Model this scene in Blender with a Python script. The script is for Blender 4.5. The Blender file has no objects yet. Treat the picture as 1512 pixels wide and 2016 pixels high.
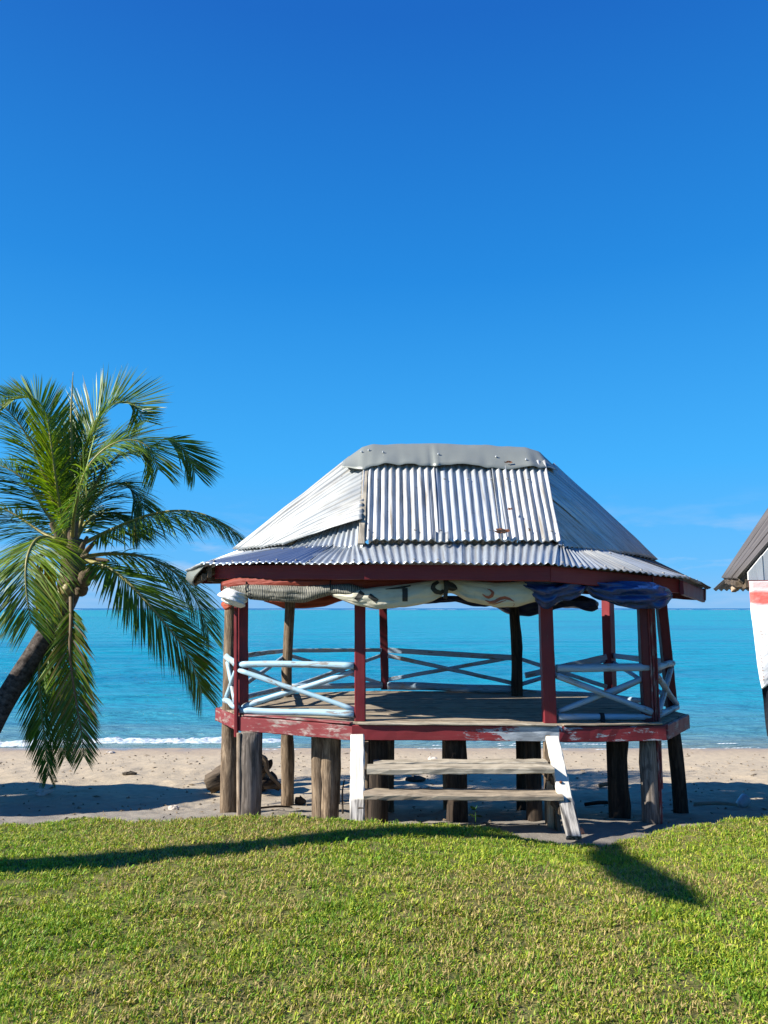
import bpy, math, random
import numpy as np
from mathutils import Vector, Matrix

random.seed(7)
RNG = np.random.default_rng(11)
S = bpy.context.scene
C = S.collection
R = math.radians

# ------------------------------------------------------------------ camera
F, CZ = 1450.0, 2.06
PITCH = math.atan(189.0 / F)
cam_d = bpy.data.cameras.new('camera')
cam_d.sensor_fit = 'VERTICAL'; cam_d.sensor_height = 24.0; cam_d.lens = 24.0 * F / 2016.0
cam_d.clip_start = 0.05; cam_d.clip_end = 20000
cam = bpy.data.objects.new('camera', cam_d); C.objects.link(cam)
cam.location = (0, 0, CZ); cam.rotation_euler = (math.pi / 2 + PITCH, 0, 0)
S.camera = cam

# ------------------------------------------------------------------ light
EXPOSURE = 1.12
SKY_K = 10.0 / 2 ** EXPOSURE
SUN_EL = 34.0
SUN_AZ = (-0.9659, -0.2588)            # horizontal direction towards the sun
to_sun = Vector((SUN_AZ[0] * math.cos(R(SUN_EL)), SUN_AZ[1] * math.cos(R(SUN_EL)), math.sin(R(SUN_EL))))
sun_d = bpy.data.lights.new('sun', 'SUN'); sun_d.energy = 4.8; sun_d.angle = R(0.5); sun_d.color = (1.0, 0.95, 0.86)
sun = bpy.data.objects.new('sun', sun_d); C.objects.link(sun)
sun.rotation_euler = to_sun.to_track_quat('Z', 'Y').to_euler(); sun.location = (-20, -6, 12)

W = bpy.data.worlds.new('World'); S.world = W; W.use_nodes = True
nt = W.node_tree; nt.nodes.clear()
def wn(t, **k):
    n = nt.nodes.new(t)
    for a, b in k.items(): setattr(n, a, b)
    return n
sky = wn('ShaderNodeTexSky', sky_type='NISHITA', sun_disc=False, sun_elevation=R(SUN_EL),
         sun_rotation=math.atan2(SUN_AZ[0], SUN_AZ[1]), altitude=0, air_density=1.0, dust_density=0.15, ozone_density=3.0)
tc = wn('ShaderNodeTexCoord'); mp = wn('ShaderNodeMapping'); mp.inputs['Scale'].default_value = (5, 5, 22)
nt.links.new(tc.outputs['Generated'], mp.inputs[0])
cn = wn('ShaderNodeTexNoise'); cn.inputs['Scale'].default_value = 1.6; cn.inputs['Detail'].default_value = 7; cn.inputs['Roughness'].default_value = 0.55
nt.links.new(mp.outputs[0], cn.inputs['Vector'])
cr = wn('ShaderNodeValToRGB'); cr.color_ramp.elements[0].position = 0.52; cr.color_ramp.elements[1].position = 0.72
nt.links.new(cn.outputs[0], cr.inputs[0])
sx = wn('ShaderNodeSeparateXYZ'); nt.links.new(tc.outputs['Generated'], sx.inputs[0])
def wramp(stops):
    n = wn('ShaderNodeValToRGB'); r = n.color_ramp
    while len(r.elements) < len(stops): r.elements.new(0.5)
    for e, (p_, c_) in zip(r.elements, stops):
        e.position = p_; e.color = (*c_, 1) if not isinstance(c_, (int, float)) else (c_, c_, c_, 1)
    nt.links.new(sx.outputs['Z'], n.inputs[0]); return n
el = wramp([(0.0, 0.2), (0.03, 0.6), (0.075, 0.55), (0.11, 0.2), (0.15, 0.0)])
# clear tropical blue by height above the horizon, the same all the way round
grad = wramp([(0.0, (0.19, 0.49, 0.90)), (0.05, (0.095, 0.48, 0.97)), (0.18, (0.040, 0.43, 0.98)), (0.42, (0.010, 0.255, 0.77)), (0.66, (0.006, 0.138, 0.57)), (1.0, (0.005, 0.09, 0.45))])
sc_ = wn('ShaderNodeMix', data_type='RGBA', blend_type='MULTIPLY'); sc_.inputs[0].default_value = 1.0; sc_.inputs[7].default_value = (SKY_K, SKY_K, SKY_K, 1); nt.links.new(grad.outputs[0], sc_.inputs[6])
hs = wn('ShaderNodeMix', data_type='RGBA'); hs.inputs[0].default_value = 0.95; nt.links.new(sky.outputs[0], hs.inputs[6]); nt.links.new(sc_.outputs[2], hs.inputs[7])
mu = wn('ShaderNodeMath', operation='MULTIPLY'); nt.links.new(cr.outputs[0], mu.inputs[0]); nt.links.new(el.outputs[0], mu.inputs[1])
mc = wn('ShaderNodeMix', data_type='RGBA'); mc.inputs[7].default_value = (0.62 * SKY_K, 0.72 * SKY_K, 0.92 * SKY_K, 1)
nt.links.new(mu.outputs[0], mc.inputs[0]); nt.links.new(hs.outputs[2], mc.inputs[6])
bg = wn('ShaderNodeBackground'); bg.inputs[1].default_value = 0.10; nt.links.new(mc.outputs[2], bg.inputs[0])
out = wn('ShaderNodeOutputWorld'); nt.links.new(bg.outputs[0], out.inputs[0])

S.view_settings.view_transform = 'Standard'; S.view_settings.look = 'None'
S.view_settings.exposure = EXPOSURE; S.view_settings.gamma = 1.0; S.view_settings.use_curve_mapping = False
S.render.engine = 'CYCLES'
S.cycles.max_bounces = 8; S.cycles.transparent_max_bounces = 8

# ------------------------------------------------------------------ survey helpers (bearing from the camera + distance -> metres)
CP, SP = math.cos(PITCH), math.sin(PITCH)
def ray(px, py):
    x, y = (px - 756.0) / F, (1008.0 - py) / F
    return Vector((x, CP - y * SP, SP + y * CP))
def P(px, py, Y):
    d = ray(px, py); t = Y / d.y
    return Vector((d.x * t, Y, CZ + d.z * t))
def G(px, py, z):
    d = ray(px, py); t = (z - CZ) / d.z
    return Vector((d.x * t, d.y * t, z))

# ------------------------------------------------------------------ numpy noise
def _h(ix, iy, s):
    n = (ix.astype(np.int64) * 374761393 + iy.astype(np.int64) * 668265263 + s * 1442695041) & 0xFFFFFFFF
    n = ((n ^ (n >> 13)) * 1274126177) & 0xFFFFFFFF
    return ((n ^ (n >> 16)) & 0xFFFF) / 65535.0
def vn(x, y, s=0):
    x = np.asarray(x, float); y = np.asarray(y, float)
    ix, iy = np.floor(x), np.floor(y); fx, fy = x - ix, y - iy
    fx = fx * fx * (3 - 2 * fx); fy = fy * fy * (3 - 2 * fy)
    a, b, c, d = _h(ix, iy, s), _h(ix + 1, iy, s), _h(ix, iy + 1, s), _h(ix + 1, iy + 1, s)
    return (a + (b - a) * fx + (c - a) * fy + (a - b - c + d) * fx * fy) * 2 - 1
def fbm(x, y, o=4, s=0, g=0.5):
    r, a, f = 0, 1.0, 1.0
    for k in range(o):
        r = r + a * vn(np.asarray(x) * f + 17.3 * k, np.asarray(y) * f - 9.1 * k, s + k); a *= g; f *= 2.03
    return r
def sstep(a, b, x):
    t = np.clip((np.asarray(x, float) - a) / (b - a), 0, 1); return t * t * (3 - 2 * t)

# ------------------------------------------------------------------ materials
class NB:
    def __init__(s, name):
        s.m = bpy.data.materials.new(name); s.m.use_nodes = True; s.t = s.m.node_tree; s.t.nodes.clear()
        s.out = s.n('ShaderNodeOutputMaterial')
    def n(s, t, **k):
        n = s.t.nodes.new(t)
        for a, b in k.items(): setattr(n, a, b)
        return n
    def l(s, a, b): s.t.links.new(a, b)
    def val(s, sock, v):
        if isinstance(v, bpy.types.NodeSocket): s.l(v, sock)
        else: sock.default_value = v
    def math(s, op, a, b=0.0, clamp=False):
        n = s.n('ShaderNodeMath', operation=op, use_clamp=clamp); s.val(n.inputs[0], a); s.val(n.inputs[1], b); return n.outputs[0]
    def mix(s, f, a, b, blend='MIX'):
        n = s.n('ShaderNodeMix', data_type='RGBA', blend_type=blend); s.val(n.inputs[0], f)
        s.val(n.inputs[6], c4(a)); s.val(n.inputs[7], c4(b)); return n.outputs[2]
    def ramp(s, x, stops, interp='LINEAR'):
        n = s.n('ShaderNodeValToRGB'); r = n.color_ramp; r.interpolation = interp
        while len(r.elements) < len(stops): r.elements.new(0.5)
        for e, (p, c) in zip(r.elements, stops):
            e.position = p; e.color = c4((c, c, c) if isinstance(c, (int, float)) else c)
        s.l(x, n.inputs[0]); return n.outputs[0]
    def noise(s, vec, scale, detail=4, rough=0.55, dist=0.0):
        n = s.n('ShaderNodeTexNoise'); n.inputs['Scale'].default_value = scale; n.inputs['Detail'].default_value = detail
        n.inputs['Roughness'].default_value = rough; n.inputs['Distortion'].default_value = dist
        s.l(vec, n.inputs['Vector']); return n.outputs[0]
    def mapv(s, vec, scale=(1, 1, 1), loc=(0, 0, 0), rot=(0, 0, 0)):
        n = s.n('ShaderNodeMapping'); n.inputs['Scale'].default_value = scale; n.inputs['Location'].default_value = loc
        n.inputs['Rotation'].default_value = rot; s.l(vec, n.inputs[0]); return n.outputs[0]
    def attr(s, name): return s.n('ShaderNodeAttribute', attribute_name=name)
    def obj(s): return s.n('ShaderNodeTexCoord').outputs['Object']
    def world(s): return s.n('ShaderNodeNewGeometry').outputs['Position']
    def bump(s, h, strength=0.3, dist=0.01, normal=None):
        n = s.n('ShaderNodeBump'); n.inputs['Strength'].default_value = strength; n.inputs['Distance'].default_value = dist
        s.l(h, n.inputs['Height'])
        if normal is not None: s.l(normal, n.inputs['Normal'])
        return n.outputs[0]
    def bsdf(s, color, rough=0.6, metal=0.0, normal=None, spec=0.4, **k):
        n = s.n('ShaderNodeBsdfPrincipled'); s.val(n.inputs['Base Color'], c4(color)); s.val(n.inputs['Roughness'], rough)
        s.val(n.inputs['Metallic'], metal); n.inputs['Specular IOR Level'].default_value = spec
        if normal is not None: s.l(normal, n.inputs['Normal'])
        for a, b in k.items(): s.val(n.inputs[a], b)
        return n.outputs[0]
    def done(s, sh): s.l(sh, s.out.inputs[0]); return s.m
def c4(c):
    if isinstance(c, bpy.types.NodeSocket): return c
    return (c[0], c[1], c[2], 1.0) if len(c) == 3 else c

def wood(name, c1, c2, paint=None, wear=0.45, sharp=0.05, paint2=None, rough=0.8, gs=(1.6, 42, 42), bump=0.35, foot=None, wear_along=None, dirt=0.25):
    b = NB(name); g = b.attr('grain').outputs['Vector']
    gn = b.noise(b.mapv(g, gs), 1.0, 7, 0.68, 0.5)
    fine = b.noise(b.mapv(g, (gs[0] * 2.5, gs[1] * 2.6, gs[2] * 2.6)), 1.0, 4)
    big = b.noise(b.mapv(g, (4.5, 12, 12)), 1.0, 5, 0.6, 0.8)
    col = b.ramp(gn, [(0.36, c1), (0.6, c2)])
    col = b.mix(b.ramp(big, [(0.45, 0.0), (0.62, 0.75)]), col, tuple(x * 0.5 for x in c1))
    oi = b.n('ShaderNodeObjectInfo').outputs['Random']; col = b.mix(b.ramp(oi, [(0.0, 0.0), (1.0, 0.4)]), col, tuple(x * 0.6 for x in c1))
    cracks = b.ramp(fine, [(0.34, 1.0), (0.42, 0.0)])
    col = b.mix(b.math('MULTIPLY', cracks, 0.7), col, tuple(x * 0.25 for x in c1))
    h = b.math('ADD', b.math('MULTIPLY', gn, 0.7), b.math('MULTIPLY', fine, 0.45))
    rg = rough
    if paint is not None:
        mk = b.math('ADD', b.math('MULTIPLY', b.noise(b.mapv(g, (5, 14, 14)), 1.0, 8, 0.68, 0.3), 0.75), b.math('MULTIPLY', gn, 0.3))
        if wear_along is not None:          # (x0, x1, amount): the board is barer towards one end
            sep = b.n('ShaderNodeSeparateXYZ'); b.l(b.attr('along').outputs['Vector'], sep.inputs[0])
            rr = b.n('ShaderNodeMapRange'); rr.inputs[1].default_value = wear_along[0]; rr.inputs[2].default_value = wear_along[1]
            rr.inputs[3].default_value = 0; rr.inputs[4].default_value = wear_along[2]
            b.l(sep.outputs[0], rr.inputs[0]); mk = b.math('SUBTRACT', mk, rr.outputs[0])
        m = b.ramp(mk, [(max(0.0, wear - sharp), 0.0), (wear + sharp, 1.0)])
        pc = b.mix(b.ramp(b.noise(b.mapv(g, (3, 6, 6)), 1.0, 5), [(0.3, 0.0), (0.75, 1.0)]), paint, tuple(x * 0.72 for x in paint) if paint2 is None else paint2)
        pc = b.mix(b.math('MULTIPLY', cracks, 0.35), pc, tuple(x * 0.4 for x in paint))
        pc = b.mix(b.ramp(fine, [(0.5, 0.0), (0.8, dirt)]), pc, (0.12, 0.09, 0.07))
        col = b.mix(m, col, pc)
        h = b.math('ADD', b.math('MULTIPLY', h, 0.5), b.math('MULTIPLY', m, 0.35))
        rg = b.ramp(m, [(0, rough), (1, rough - 0.25)])
    if foot is not None:                    # (length in metres from the start, colour): a different coat at the foot
        sep = b.n('ShaderNodeSeparateXYZ'); b.l(b.attr('along').outputs['Vector'], sep.inputs[0])
        e = b.math('ADD', sep.outputs[0], b.math('MULTIPLY', gn, 0.05))
        fm = b.ramp(b.math('MULTIPLY', e, 1.0), [(foot[0], 1.0), (foot[0] + 0.015, 0.0)])
        fc = b.mix(b.ramp(fine, [(0.42, 0.0), (0.62, 1.0)]), foot[1], (0.42, 0.39, 0.35))
        col = b.mix(fm, col, fc)
    return b.done(b.bsdf(col, rg, normal=b.bump(h, bump, 0.006), spec=0.3))

RED = (0.20, 0.021, 0.026)
M = {}
M['red'] = wood('red_painted_wood', (0.30, 0.26, 0.22), (0.46, 0.42, 0.37), RED, 0.36, 0.03, paint2=(0.14, 0.014, 0.02), rough=0.72)
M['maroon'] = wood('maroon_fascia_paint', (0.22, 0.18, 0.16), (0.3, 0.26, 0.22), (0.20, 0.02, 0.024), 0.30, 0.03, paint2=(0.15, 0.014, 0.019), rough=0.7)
M['red_worn'] = wood('worn_red_wood', (0.34, 0.29, 0.26), (0.50, 0.46, 0.42), (0.22, 0.042, 0.044), 0.47, 0.05, paint2=(0.17, 0.028, 0.034), rough=0.75)
M['red_bare'] = wood('half_bare_red_wood', (0.26, 0.30, 0.34), (0.42, 0.46, 0.50), (0.21, 0.025, 0.03), 0.27, 0.02, rough=0.75, wear_along=(0.5, 1.9, 0.42))
M['red_patchy'] = wood('patchy_red_wood', (0.28, 0.32, 0.38), (0.42, 0.47, 0.53), (0.19, 0.022, 0.03), 0.46, 0.012, rough=0.75)
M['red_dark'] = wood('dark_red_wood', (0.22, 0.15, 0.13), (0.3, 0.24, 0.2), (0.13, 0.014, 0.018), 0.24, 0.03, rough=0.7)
M['blue_pole'] = wood('pale_blue_painted_wood', (0.3, 0.28, 0.26), (0.42, 0.4, 0.37), (0.30, 0.47, 0.57), 0.465, 0.02, paint2=(0.36, 0.50, 0.58), rough=0.7, gs=(1.8, 30, 30), dirt=0.2)
M['blue_worn'] = wood('worn_blue_painted_wood', (0.32, 0.29, 0.25), (0.44, 0.41, 0.36), (0.30, 0.42, 0.53), 0.475, 0.025, paint2=(0.31, 0.40, 0.48), rough=0.7, gs=(1.8, 30, 30))
M['white_wood'] = wood('white_painted_wood', (0.42, 0.36, 0.29), (0.6, 0.53, 0.44), (0.66, 0.64, 0.58), 0.36, 0.03, paint2=(0.60, 0.55, 0.46), rough=0.75, foot=(0.36, (0.06, 0.055, 0.05)), gs=(1.4, 22, 22), dirt=0.15)
M['white_wood_l'] = wood('white_painted_wood_short_foot', (0.42, 0.36, 0.29), (0.6, 0.53, 0.44), (0.66, 0.64, 0.58), 0.36, 0.03, paint2=(0.60, 0.55, 0.46), rough=0.75, foot=(0.24, (0.06, 0.055, 0.05)), gs=(1.4, 22, 22), dirt=0.15)
M['log'] = wood('weathered_log', (0.12, 0.08, 0.05), (0.36, 0.27, 0.18), rough=0.9, gs=(4.0, 36, 36), bump=1.0)
M['log_dark'] = wood('dark_log', (0.022, 0.016, 0.012), (0.085, 0.06, 0.042), rough=0.92, gs=(3.2, 34, 34), bump=1.0)
M['log_grey'] = wood('grey_log', (0.10, 0.082, 0.068), (0.29, 0.245, 0.205), rough=0.92, gs=(2.2, 50, 50), bump=1.0)
M['deck'] = wood('grey_deck_wood', (0.27, 0.215, 0.155), (0.46, 0.375, 0.27), rough=0.85, gs=(1.0, 40, 40), bump=0.3)
M['tread'] = wood('tread_wood', (0.34, 0.29, 0.22), (0.52, 0.46, 0.36), rough=0.85, gs=(1.0, 34, 34), bump=0.4)
M['timber'] = wood('raw_timber', (0.08, 0.058, 0.04), (0.20, 0.15, 0.10), rough=0.85)
M['timber_pale'] = wood('pale_timber', (0.45, 0.33, 0.22), (0.62, 0.48, 0.34), rough=0.8)

def sheet_metal(name, c1, c2, metal=0.45, rough=0.42, rust=0.10, streak=1.0, dirt=(0.22, 0.20, 0.17), dirt_amt=0.5, white=0.0):
    b = NB(name); g = b.attr('grain').outputs['Vector']
    n1 = b.noise(b.mapv(g, (2.2, 2.8, 2)), 1.0, 6, 0.6, 0.4)
    n2 = b.noise(b.mapv(g, (1.6, 34, 10)), 1.0, 5, 0.62)          # streaks down the sheet
    n3 = b.noise(b.mapv(g, (14, 14, 14)), 1.0, 6, 0.7)
    sp = b.n('ShaderNodeTexVoronoi'); sp.inputs['Scale'].default_value = 60; b.l(g, sp.inputs['Vector'])
    col = b.mix(n1, c1, c2)
    col = b.mix(b.math('MULTIPLY', b.ramp(sp.outputs['Color'], [(0.2, 0.0), (0.9, 1.0)]), 0.18), col, c2)
    col = b.mix(b.math('MULTIPLY', b.ramp(n2, [(0.46, 0.0), (0.66, 1.0)]), dirt_amt * streak), col, dirt)
    col = b.mix(b.math('MULTIPLY', b.ramp(n3, [(0.58, 0.0), (0.7, 1.0)]), dirt_amt * 0.6), col, dirt)
    if white: col = b.mix(b.ramp(n1, [(0.4, 0.0), (0.62, white)]), col, (0.44, 0.445, 0.42))
    rm = b.ramp(b.math('ADD', b.math('MULTIPLY', n3, 0.55), b.math('MULTIPLY', n2, 0.45)), [(0.66 - rust, 0.0), (0.76 - rust, 1.0)])
    col = b.mix(b.math('MULTIPLY', rm, 0.8), col, (0.17, 0.075, 0.035))
    met = b.math('MULTIPLY', b.math('SUBTRACT', 1.0, rm), metal)
    rg = b.math('ADD', b.math('MULTIPLY', n1, 0.22), rough - 0.1)
    return b.done(b.bsdf(col, rg, met, normal=b.bump(n3, 0.12, 0.004), spec=0.5))
M['zinc'] = sheet_metal('galvanised_sheet', (0.52, 0.56, 0.58), (0.36, 0.40, 0.43), rust=0.0, metal=0.5, rough=0.40, dirt_amt=0.75)
M['zinc_old'] = sheet_metal('old_galvanised_sheet', (0.57, 0.58, 0.57), (0.37, 0.38, 0.38), metal=0.3, rough=0.48, rust=0.045, dirt_amt=1.0, dirt=(0.20, 0.18, 0.15))
M['zinc_white'] = sheet_metal('chalky_galvanised_sheet', (0.29, 0.31, 0.32), (0.20, 0.22, 0.235), metal=0.25, rough=0.5, rust=0.01, dirt_amt=0.8, white=0.45)
M['zinc_blue'] = sheet_metal('bright_galvanised_sheet', (0.42, 0.48, 0.55), (0.32, 0.38, 0.45), metal=0.8, rough=0.34, rust=-0.05, dirt_amt=0.3)
M['ridge'] = sheet_metal('ridge_sheet', (0.25, 0.265, 0.235), (0.19, 0.205, 0.185), metal=0.2, rough=0.45, rust=0.0, streak=0.2, dirt_amt=0.5, dirt=(0.22, 0.21, 0.19))
M['brown_sheet'] = sheet_metal('brown_weathered_sheet', (0.15, 0.135, 0.125), (0.085, 0.076, 0.072), metal=0.1, rough=0.6, rust=0.06, dirt_amt=0.8, dirt=(0.06, 0.048, 0.042))
def plain(name, col, rough=0.7, var=0.25, scale=20, metal=0.0, bump=0.1, spec=0.35, col2=None):
    b = NB(name); o = b.obj(); n = b.noise(o, scale, 5, 0.6)
    c = b.mix(n, tuple(x * (1 - var) for x in col), tuple(min(1, x * (1 + var)) for x in col) if col2 is None else col2)
    return b.done(b.bsdf(c, rough, metal, normal=b.bump(n, bump, 0.01), spec=spec))
M['rust'] = plain('rust', (0.16, 0.06, 0.028), 0.9, 0.6, 40, bump=0.5)
M['hole'] = plain('torn_dark_rust', (0.035, 0.02, 0.014), 0.95, 0.5, 30)
M['nail'] = plain('nail_head', (0.55, 0.55, 0.55), 0.4, 0.2, 30, metal=0.6)
M['cord'] = plain('black_cord', (0.012, 0.012, 0.013), 0.8)

def cloth(name, c1, c2, rough=0.75, spec=0.25, trans=0.0, wr=0.5, stain=None):
    b = NB(name); g = b.attr('grain').outputs['Vector']
    n = b.noise(b.mapv(g, (3.5, 9, 5)), 1.0, 5, 0.6, 0.5); w = b.noise(b.mapv(g, (7, 30, 10)), 1.0, 4, 0.6, 1.2)
    c = b.mix(n, c1, c2)
    if stain: c = b.mix(b.ramp(b.noise(b.mapv(g, (5, 12, 5)), 1.0, 6, 0.65), [(0.5, 0.0), (0.72, 0.7)]), c, stain)
    return b.done(b.bsdf(c, rough, normal=b.bump(w, wr, 0.02), spec=spec))
M['cream'] = cloth('cream_banner_cloth', (0.52, 0.48, 0.36), (0.58, 0.55, 0.44), 0.7, 0.3, stain=(0.36, 0.32, 0.23))
M['redcloth'] = cloth('dull_red_tarpaulin', (0.28, 0.055, 0.03), (0.2, 0.035, 0.025), 0.6)
M['orangecloth'] = cloth('orange_red_tarpaulin', (0.40, 0.085, 0.035), (0.26, 0.05, 0.03), 0.6)
M['whitecloth'] = cloth('white_cloth', (0.74, 0.73, 0.70), (0.62, 0.61, 0.58), 0.8, wr=0.9)
M['bluetarp'] = cloth('blue_tarpaulin', (0.008, 0.032, 0.13), (0.013, 0.045, 0.17), 0.25, 0.6, wr=1.0)
M['navytarp'] = cloth('navy_tarpaulin', (0.008, 0.014, 0.05), (0.012, 0.02, 0.075), 0.35, 0.5, wr=0.8)
def striped():
    b = NB('striped_mesh_cloth'); g = b.attr('grain').outputs['Vector']
    w = b.n('ShaderNodeTexWave', wave_type='BANDS', bands_direction='X'); w.inputs['Scale'].default_value = 11
    w.inputs['Distortion'].default_value = 6.0; w.inputs['Detail'].default_value = 2; w.inputs['Detail Scale'].default_value = 1.2
    b.l(b.mapv(g, (1.6, 1.2, 1)), w.inputs['Vector'])
    n = b.noise(b.mapv(g, (6, 12, 6)), 1.0, 4)
    c = b.mix(b.ramp(w.outputs[0], [(0.38, 0.0), (0.6, 1.0)]), (0.25, 0.235, 0.18), (0.02, 0.024, 0.028))
    c = b.mix(b.math('MULTIPLY', n, 0.35), c, (0.12, 0.12, 0.11))
    return b.done(b.bsdf(c, 0.7, normal=b.bump(n, 0.5, 0.02)))
M['striped'] = striped()
M['ink'] = plain('faded_black_print', (0.02, 0.021, 0.02), 0.8, 0.5, 90, col2=(0.055, 0.055, 0.048))
M['swirl'] = plain('terracotta_print', (0.33, 0.095, 0.05), 0.75, 0.35, 60)
M['orange_ink'] = plain('faint_orange_print', (0.62, 0.34, 0.2), 0.8, 0.3, 60)

# ------------------------------------------------------------------ object helpers
WP = {}
def link(o, parent):
    C.objects.link(o)
    if parent is not None: o.parent = parent
def empty(name, loc, label, cat, group=None):
    o = bpy.data.objects.new(name, None); C.objects.link(o); o.location = loc; o.empty_display_size = 0.3
    WP[o.name] = Vector(loc); tag(o, label, cat, group); return o
def tag(o, label=None, cat=None, group=None, kind=None):
    if label: o['label'] = label
    if cat: o['category'] = cat
    if group: o['group'] = group
    if kind: o['kind'] = kind
    return o
def mesh(name, verts, faces, mat, parent=None, smooth=False, grain=None, along=None, col=None, origin=None):
    v = np.asarray(verts, float).reshape(-1, 3)
    c = np.asarray(origin if origin is not None else (v.min(0) + v.max(0)) / 2, float)
    me = bpy.data.meshes.new(name)
    if isinstance(faces, np.ndarray):
        k = faces.shape[1]
        me.vertices.add(len(v)); me.vertices.foreach_set('co', (v - c).ravel())
        me.loops.add(faces.size); me.loops.foreach_set('vertex_index', faces.ravel().astype(np.int32))
        me.polygons.add(len(faces)); me.polygons.foreach_set('loop_start', np.arange(0, faces.size, k, dtype=np.int32))
        me.update(calc_edges=True)
    else:
        me.from_pydata([tuple(a) for a in (v - c)], [], faces)
    if smooth: me.polygons.foreach_set('use_smooth', np.ones(len(me.polygons), bool))
    for nm, arr in (('grain', grain), ('along', along)):
        if arr is not None:
            a = me.attributes.new(nm, 'FLOAT_VECTOR', 'POINT'); a.data.foreach_set('vector', np.asarray(arr, np.float32).ravel())
    if col is not None:
        a = me.attributes.new('col', 'FLOAT_COLOR', 'POINT')
        cc = np.ones((len(v), 4), np.float32); cc[:, :3] = col; a.data.foreach_set('color', cc.ravel())
    for m in (mat if isinstance(mat, (list, tuple)) else [mat]): me.materials.append(m)
    o = bpy.data.objects.new(name, me); link(o, parent)
    o.location = Vector(c) - (WP[parent.name] if parent is not None else Vector((0, 0, 0)))
    WP[o.name] = Vector(c); return o
def frame_of(t, up):
    t = Vector(t).normalized(); s = t.cross(Vector(up))
    if s.length < 1e-4: s = t.cross(Vector((0, 1, 0)))
    s.normalize(); return t, s, s.cross(t).normalized()
def beam(name, a, b, w, h, mat, parent=None, up=(0, 0, 1), ch=0.006, n=6, jit=0.0025, build=True, **k):
    """sawn timber from a to b: w across, h along up, worn arrises"""
    a, b = Vector(a), Vector(b); L = (b - a).length; t, s, u = frame_of(b - a, up)
    prof = [(-w/2 + ch, -h/2), (w/2 - ch, -h/2), (w/2, -h/2 + ch), (w/2, h/2 - ch), (w/2 - ch, h/2), (-w/2 + ch, h/2), (-w/2, h/2 - ch), (-w/2, -h/2 + ch)]
    V, Gn, Al, Fc = [], [], [], []; off = random.uniform(0, 50)
    bow = (random.uniform(-1, 1) * 0.002 * L, random.uniform(-1, 1) * 0.002 * L)
    for i in range(n + 1):
        f = i / n; bb = math.sin(math.pi * f)
        for (x, y) in prof:
            jx, jy = random.uniform(-jit, jit), random.uniform(-jit, jit)
            V.append(a + t * (L * f) + s * (x + jx + bow[0] * bb) + u * (y + jy + bow[1] * bb))
            Gn.append((L * f + off, x + off, y)); Al.append((L * f, x, y))
    for i in range(n):
        for j in range(8):
            Fc.append((i*8 + j, i*8 + (j+1) % 8, (i+1)*8 + (j+1) % 8, (i+1)*8 + j))
    Fc.append(tuple(range(7, -1, -1))); Fc.append(tuple(n*8 + j for j in range(8)))
    if not build: return V, Fc, Gn, Al
    return mesh(name, V, Fc, mat, parent, grain=Gn, along=Al, **k)
def pole(name, pts, rad, mat, parent=None, sides=12, jit=0.06, seg=None, knots=0, build=True, seed=None, cap=True, **k):
    """round timber / tube through points, tapering radii, knots and hollows"""
    pts = [Vector(p) for p in pts]; rad = rad if isinstance(rad, (list, tuple)) else [rad] * len(pts)
    # resample (Catmull-Rom)
    D = [0]
    for i in range(len(pts) - 1): D.append(D[-1] + (pts[i+1] - pts[i]).length)
    seg = seg or max(6, int(D[-1] / 0.12)); rs = random.Random(seed if seed is not None else random.random())
    sd = rs.randrange(1000); off = rs.uniform(0, 50); Q, RR = [], []
    for i in range(seg + 1):
        d = D[-1] * i / seg; j = 0
        while j < len(pts) - 2 and d > D[j+1]: j += 1
        f = (d - D[j]) / max(1e-6, D[j+1] - D[j])
        p0, p1, p2, p3 = pts[max(0, j-1)], pts[j], pts[j+1], pts[min(len(pts)-1, j+2)]
        Q.append(0.5 * ((2*p1) + (p2-p0)*f + (2*p0-5*p1+4*p2-p3)*f*f + (3*p1-p0-3*p2+p3)*f**3)); RR.append(rad[j] + (rad[j+1] - rad[j]) * f)
    kn = [(rs.uniform(0.1, 0.9) * D[-1], rs.uniform(0, 6.28), rs.uniform(0.1, 0.25)) for _ in range(knots)]
    V, Gn, Al, Fc = [], [], [], []; t0 = (Q[1] - Q[0]).normalized(); up = Vector((0.3, 0.9, 0.1)); _, s, u = frame_of(t0, up)
    for i in range(seg + 1):
        t = (Q[min(seg, i+1)] - Q[max(0, i-1)]).normalized(); s = (s - t * s.dot(t)).normalized(); u = t.cross(s)
        d = D[-1] * i / seg
        for j in range(sides):
            a = 6.28318 * j / sides
            r = RR[i] * (1 + jit * float(vn(d * 3.1 + sd, math.cos(a) * 1.3 + math.sin(a) * 2.1 + sd)) + jit * 0.7 * float(vn(d * 0.8 + sd, j * 1.7 + sd)))
            for (kd, ka, kh) in kn: r *= 1 + kh * math.exp(-((d - kd) / (RR[i] * 0.6))**2 - ((math.cos(a - ka) - 1) * 3)**2)
            V.append(Q[i] + s * (r * math.cos(a)) + u * (r * math.sin(a)))
            Gn.append((d + off, RR[i] * math.cos(a) * 1.4 + off, RR[i] * math.sin(a) * 1.4)); Al.append((d, 0, 0))
    for i in range(seg):
        for j in range(sides):
            Fc.append((i*sides + j, i*sides + (j+1) % sides, (i+1)*sides + (j+1) % sides, (i+1)*sides + j))
    if cap: Fc.append(tuple(range(sides - 1, -1, -1))); Fc.append(tuple(seg*sides + j for j in range(sides)))
    if not build: return V, Fc, Gn, Al
    o = mesh(name, V, Fc, mat, parent, smooth=True, grain=Gn, along=Al, **k)
    return o
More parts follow.
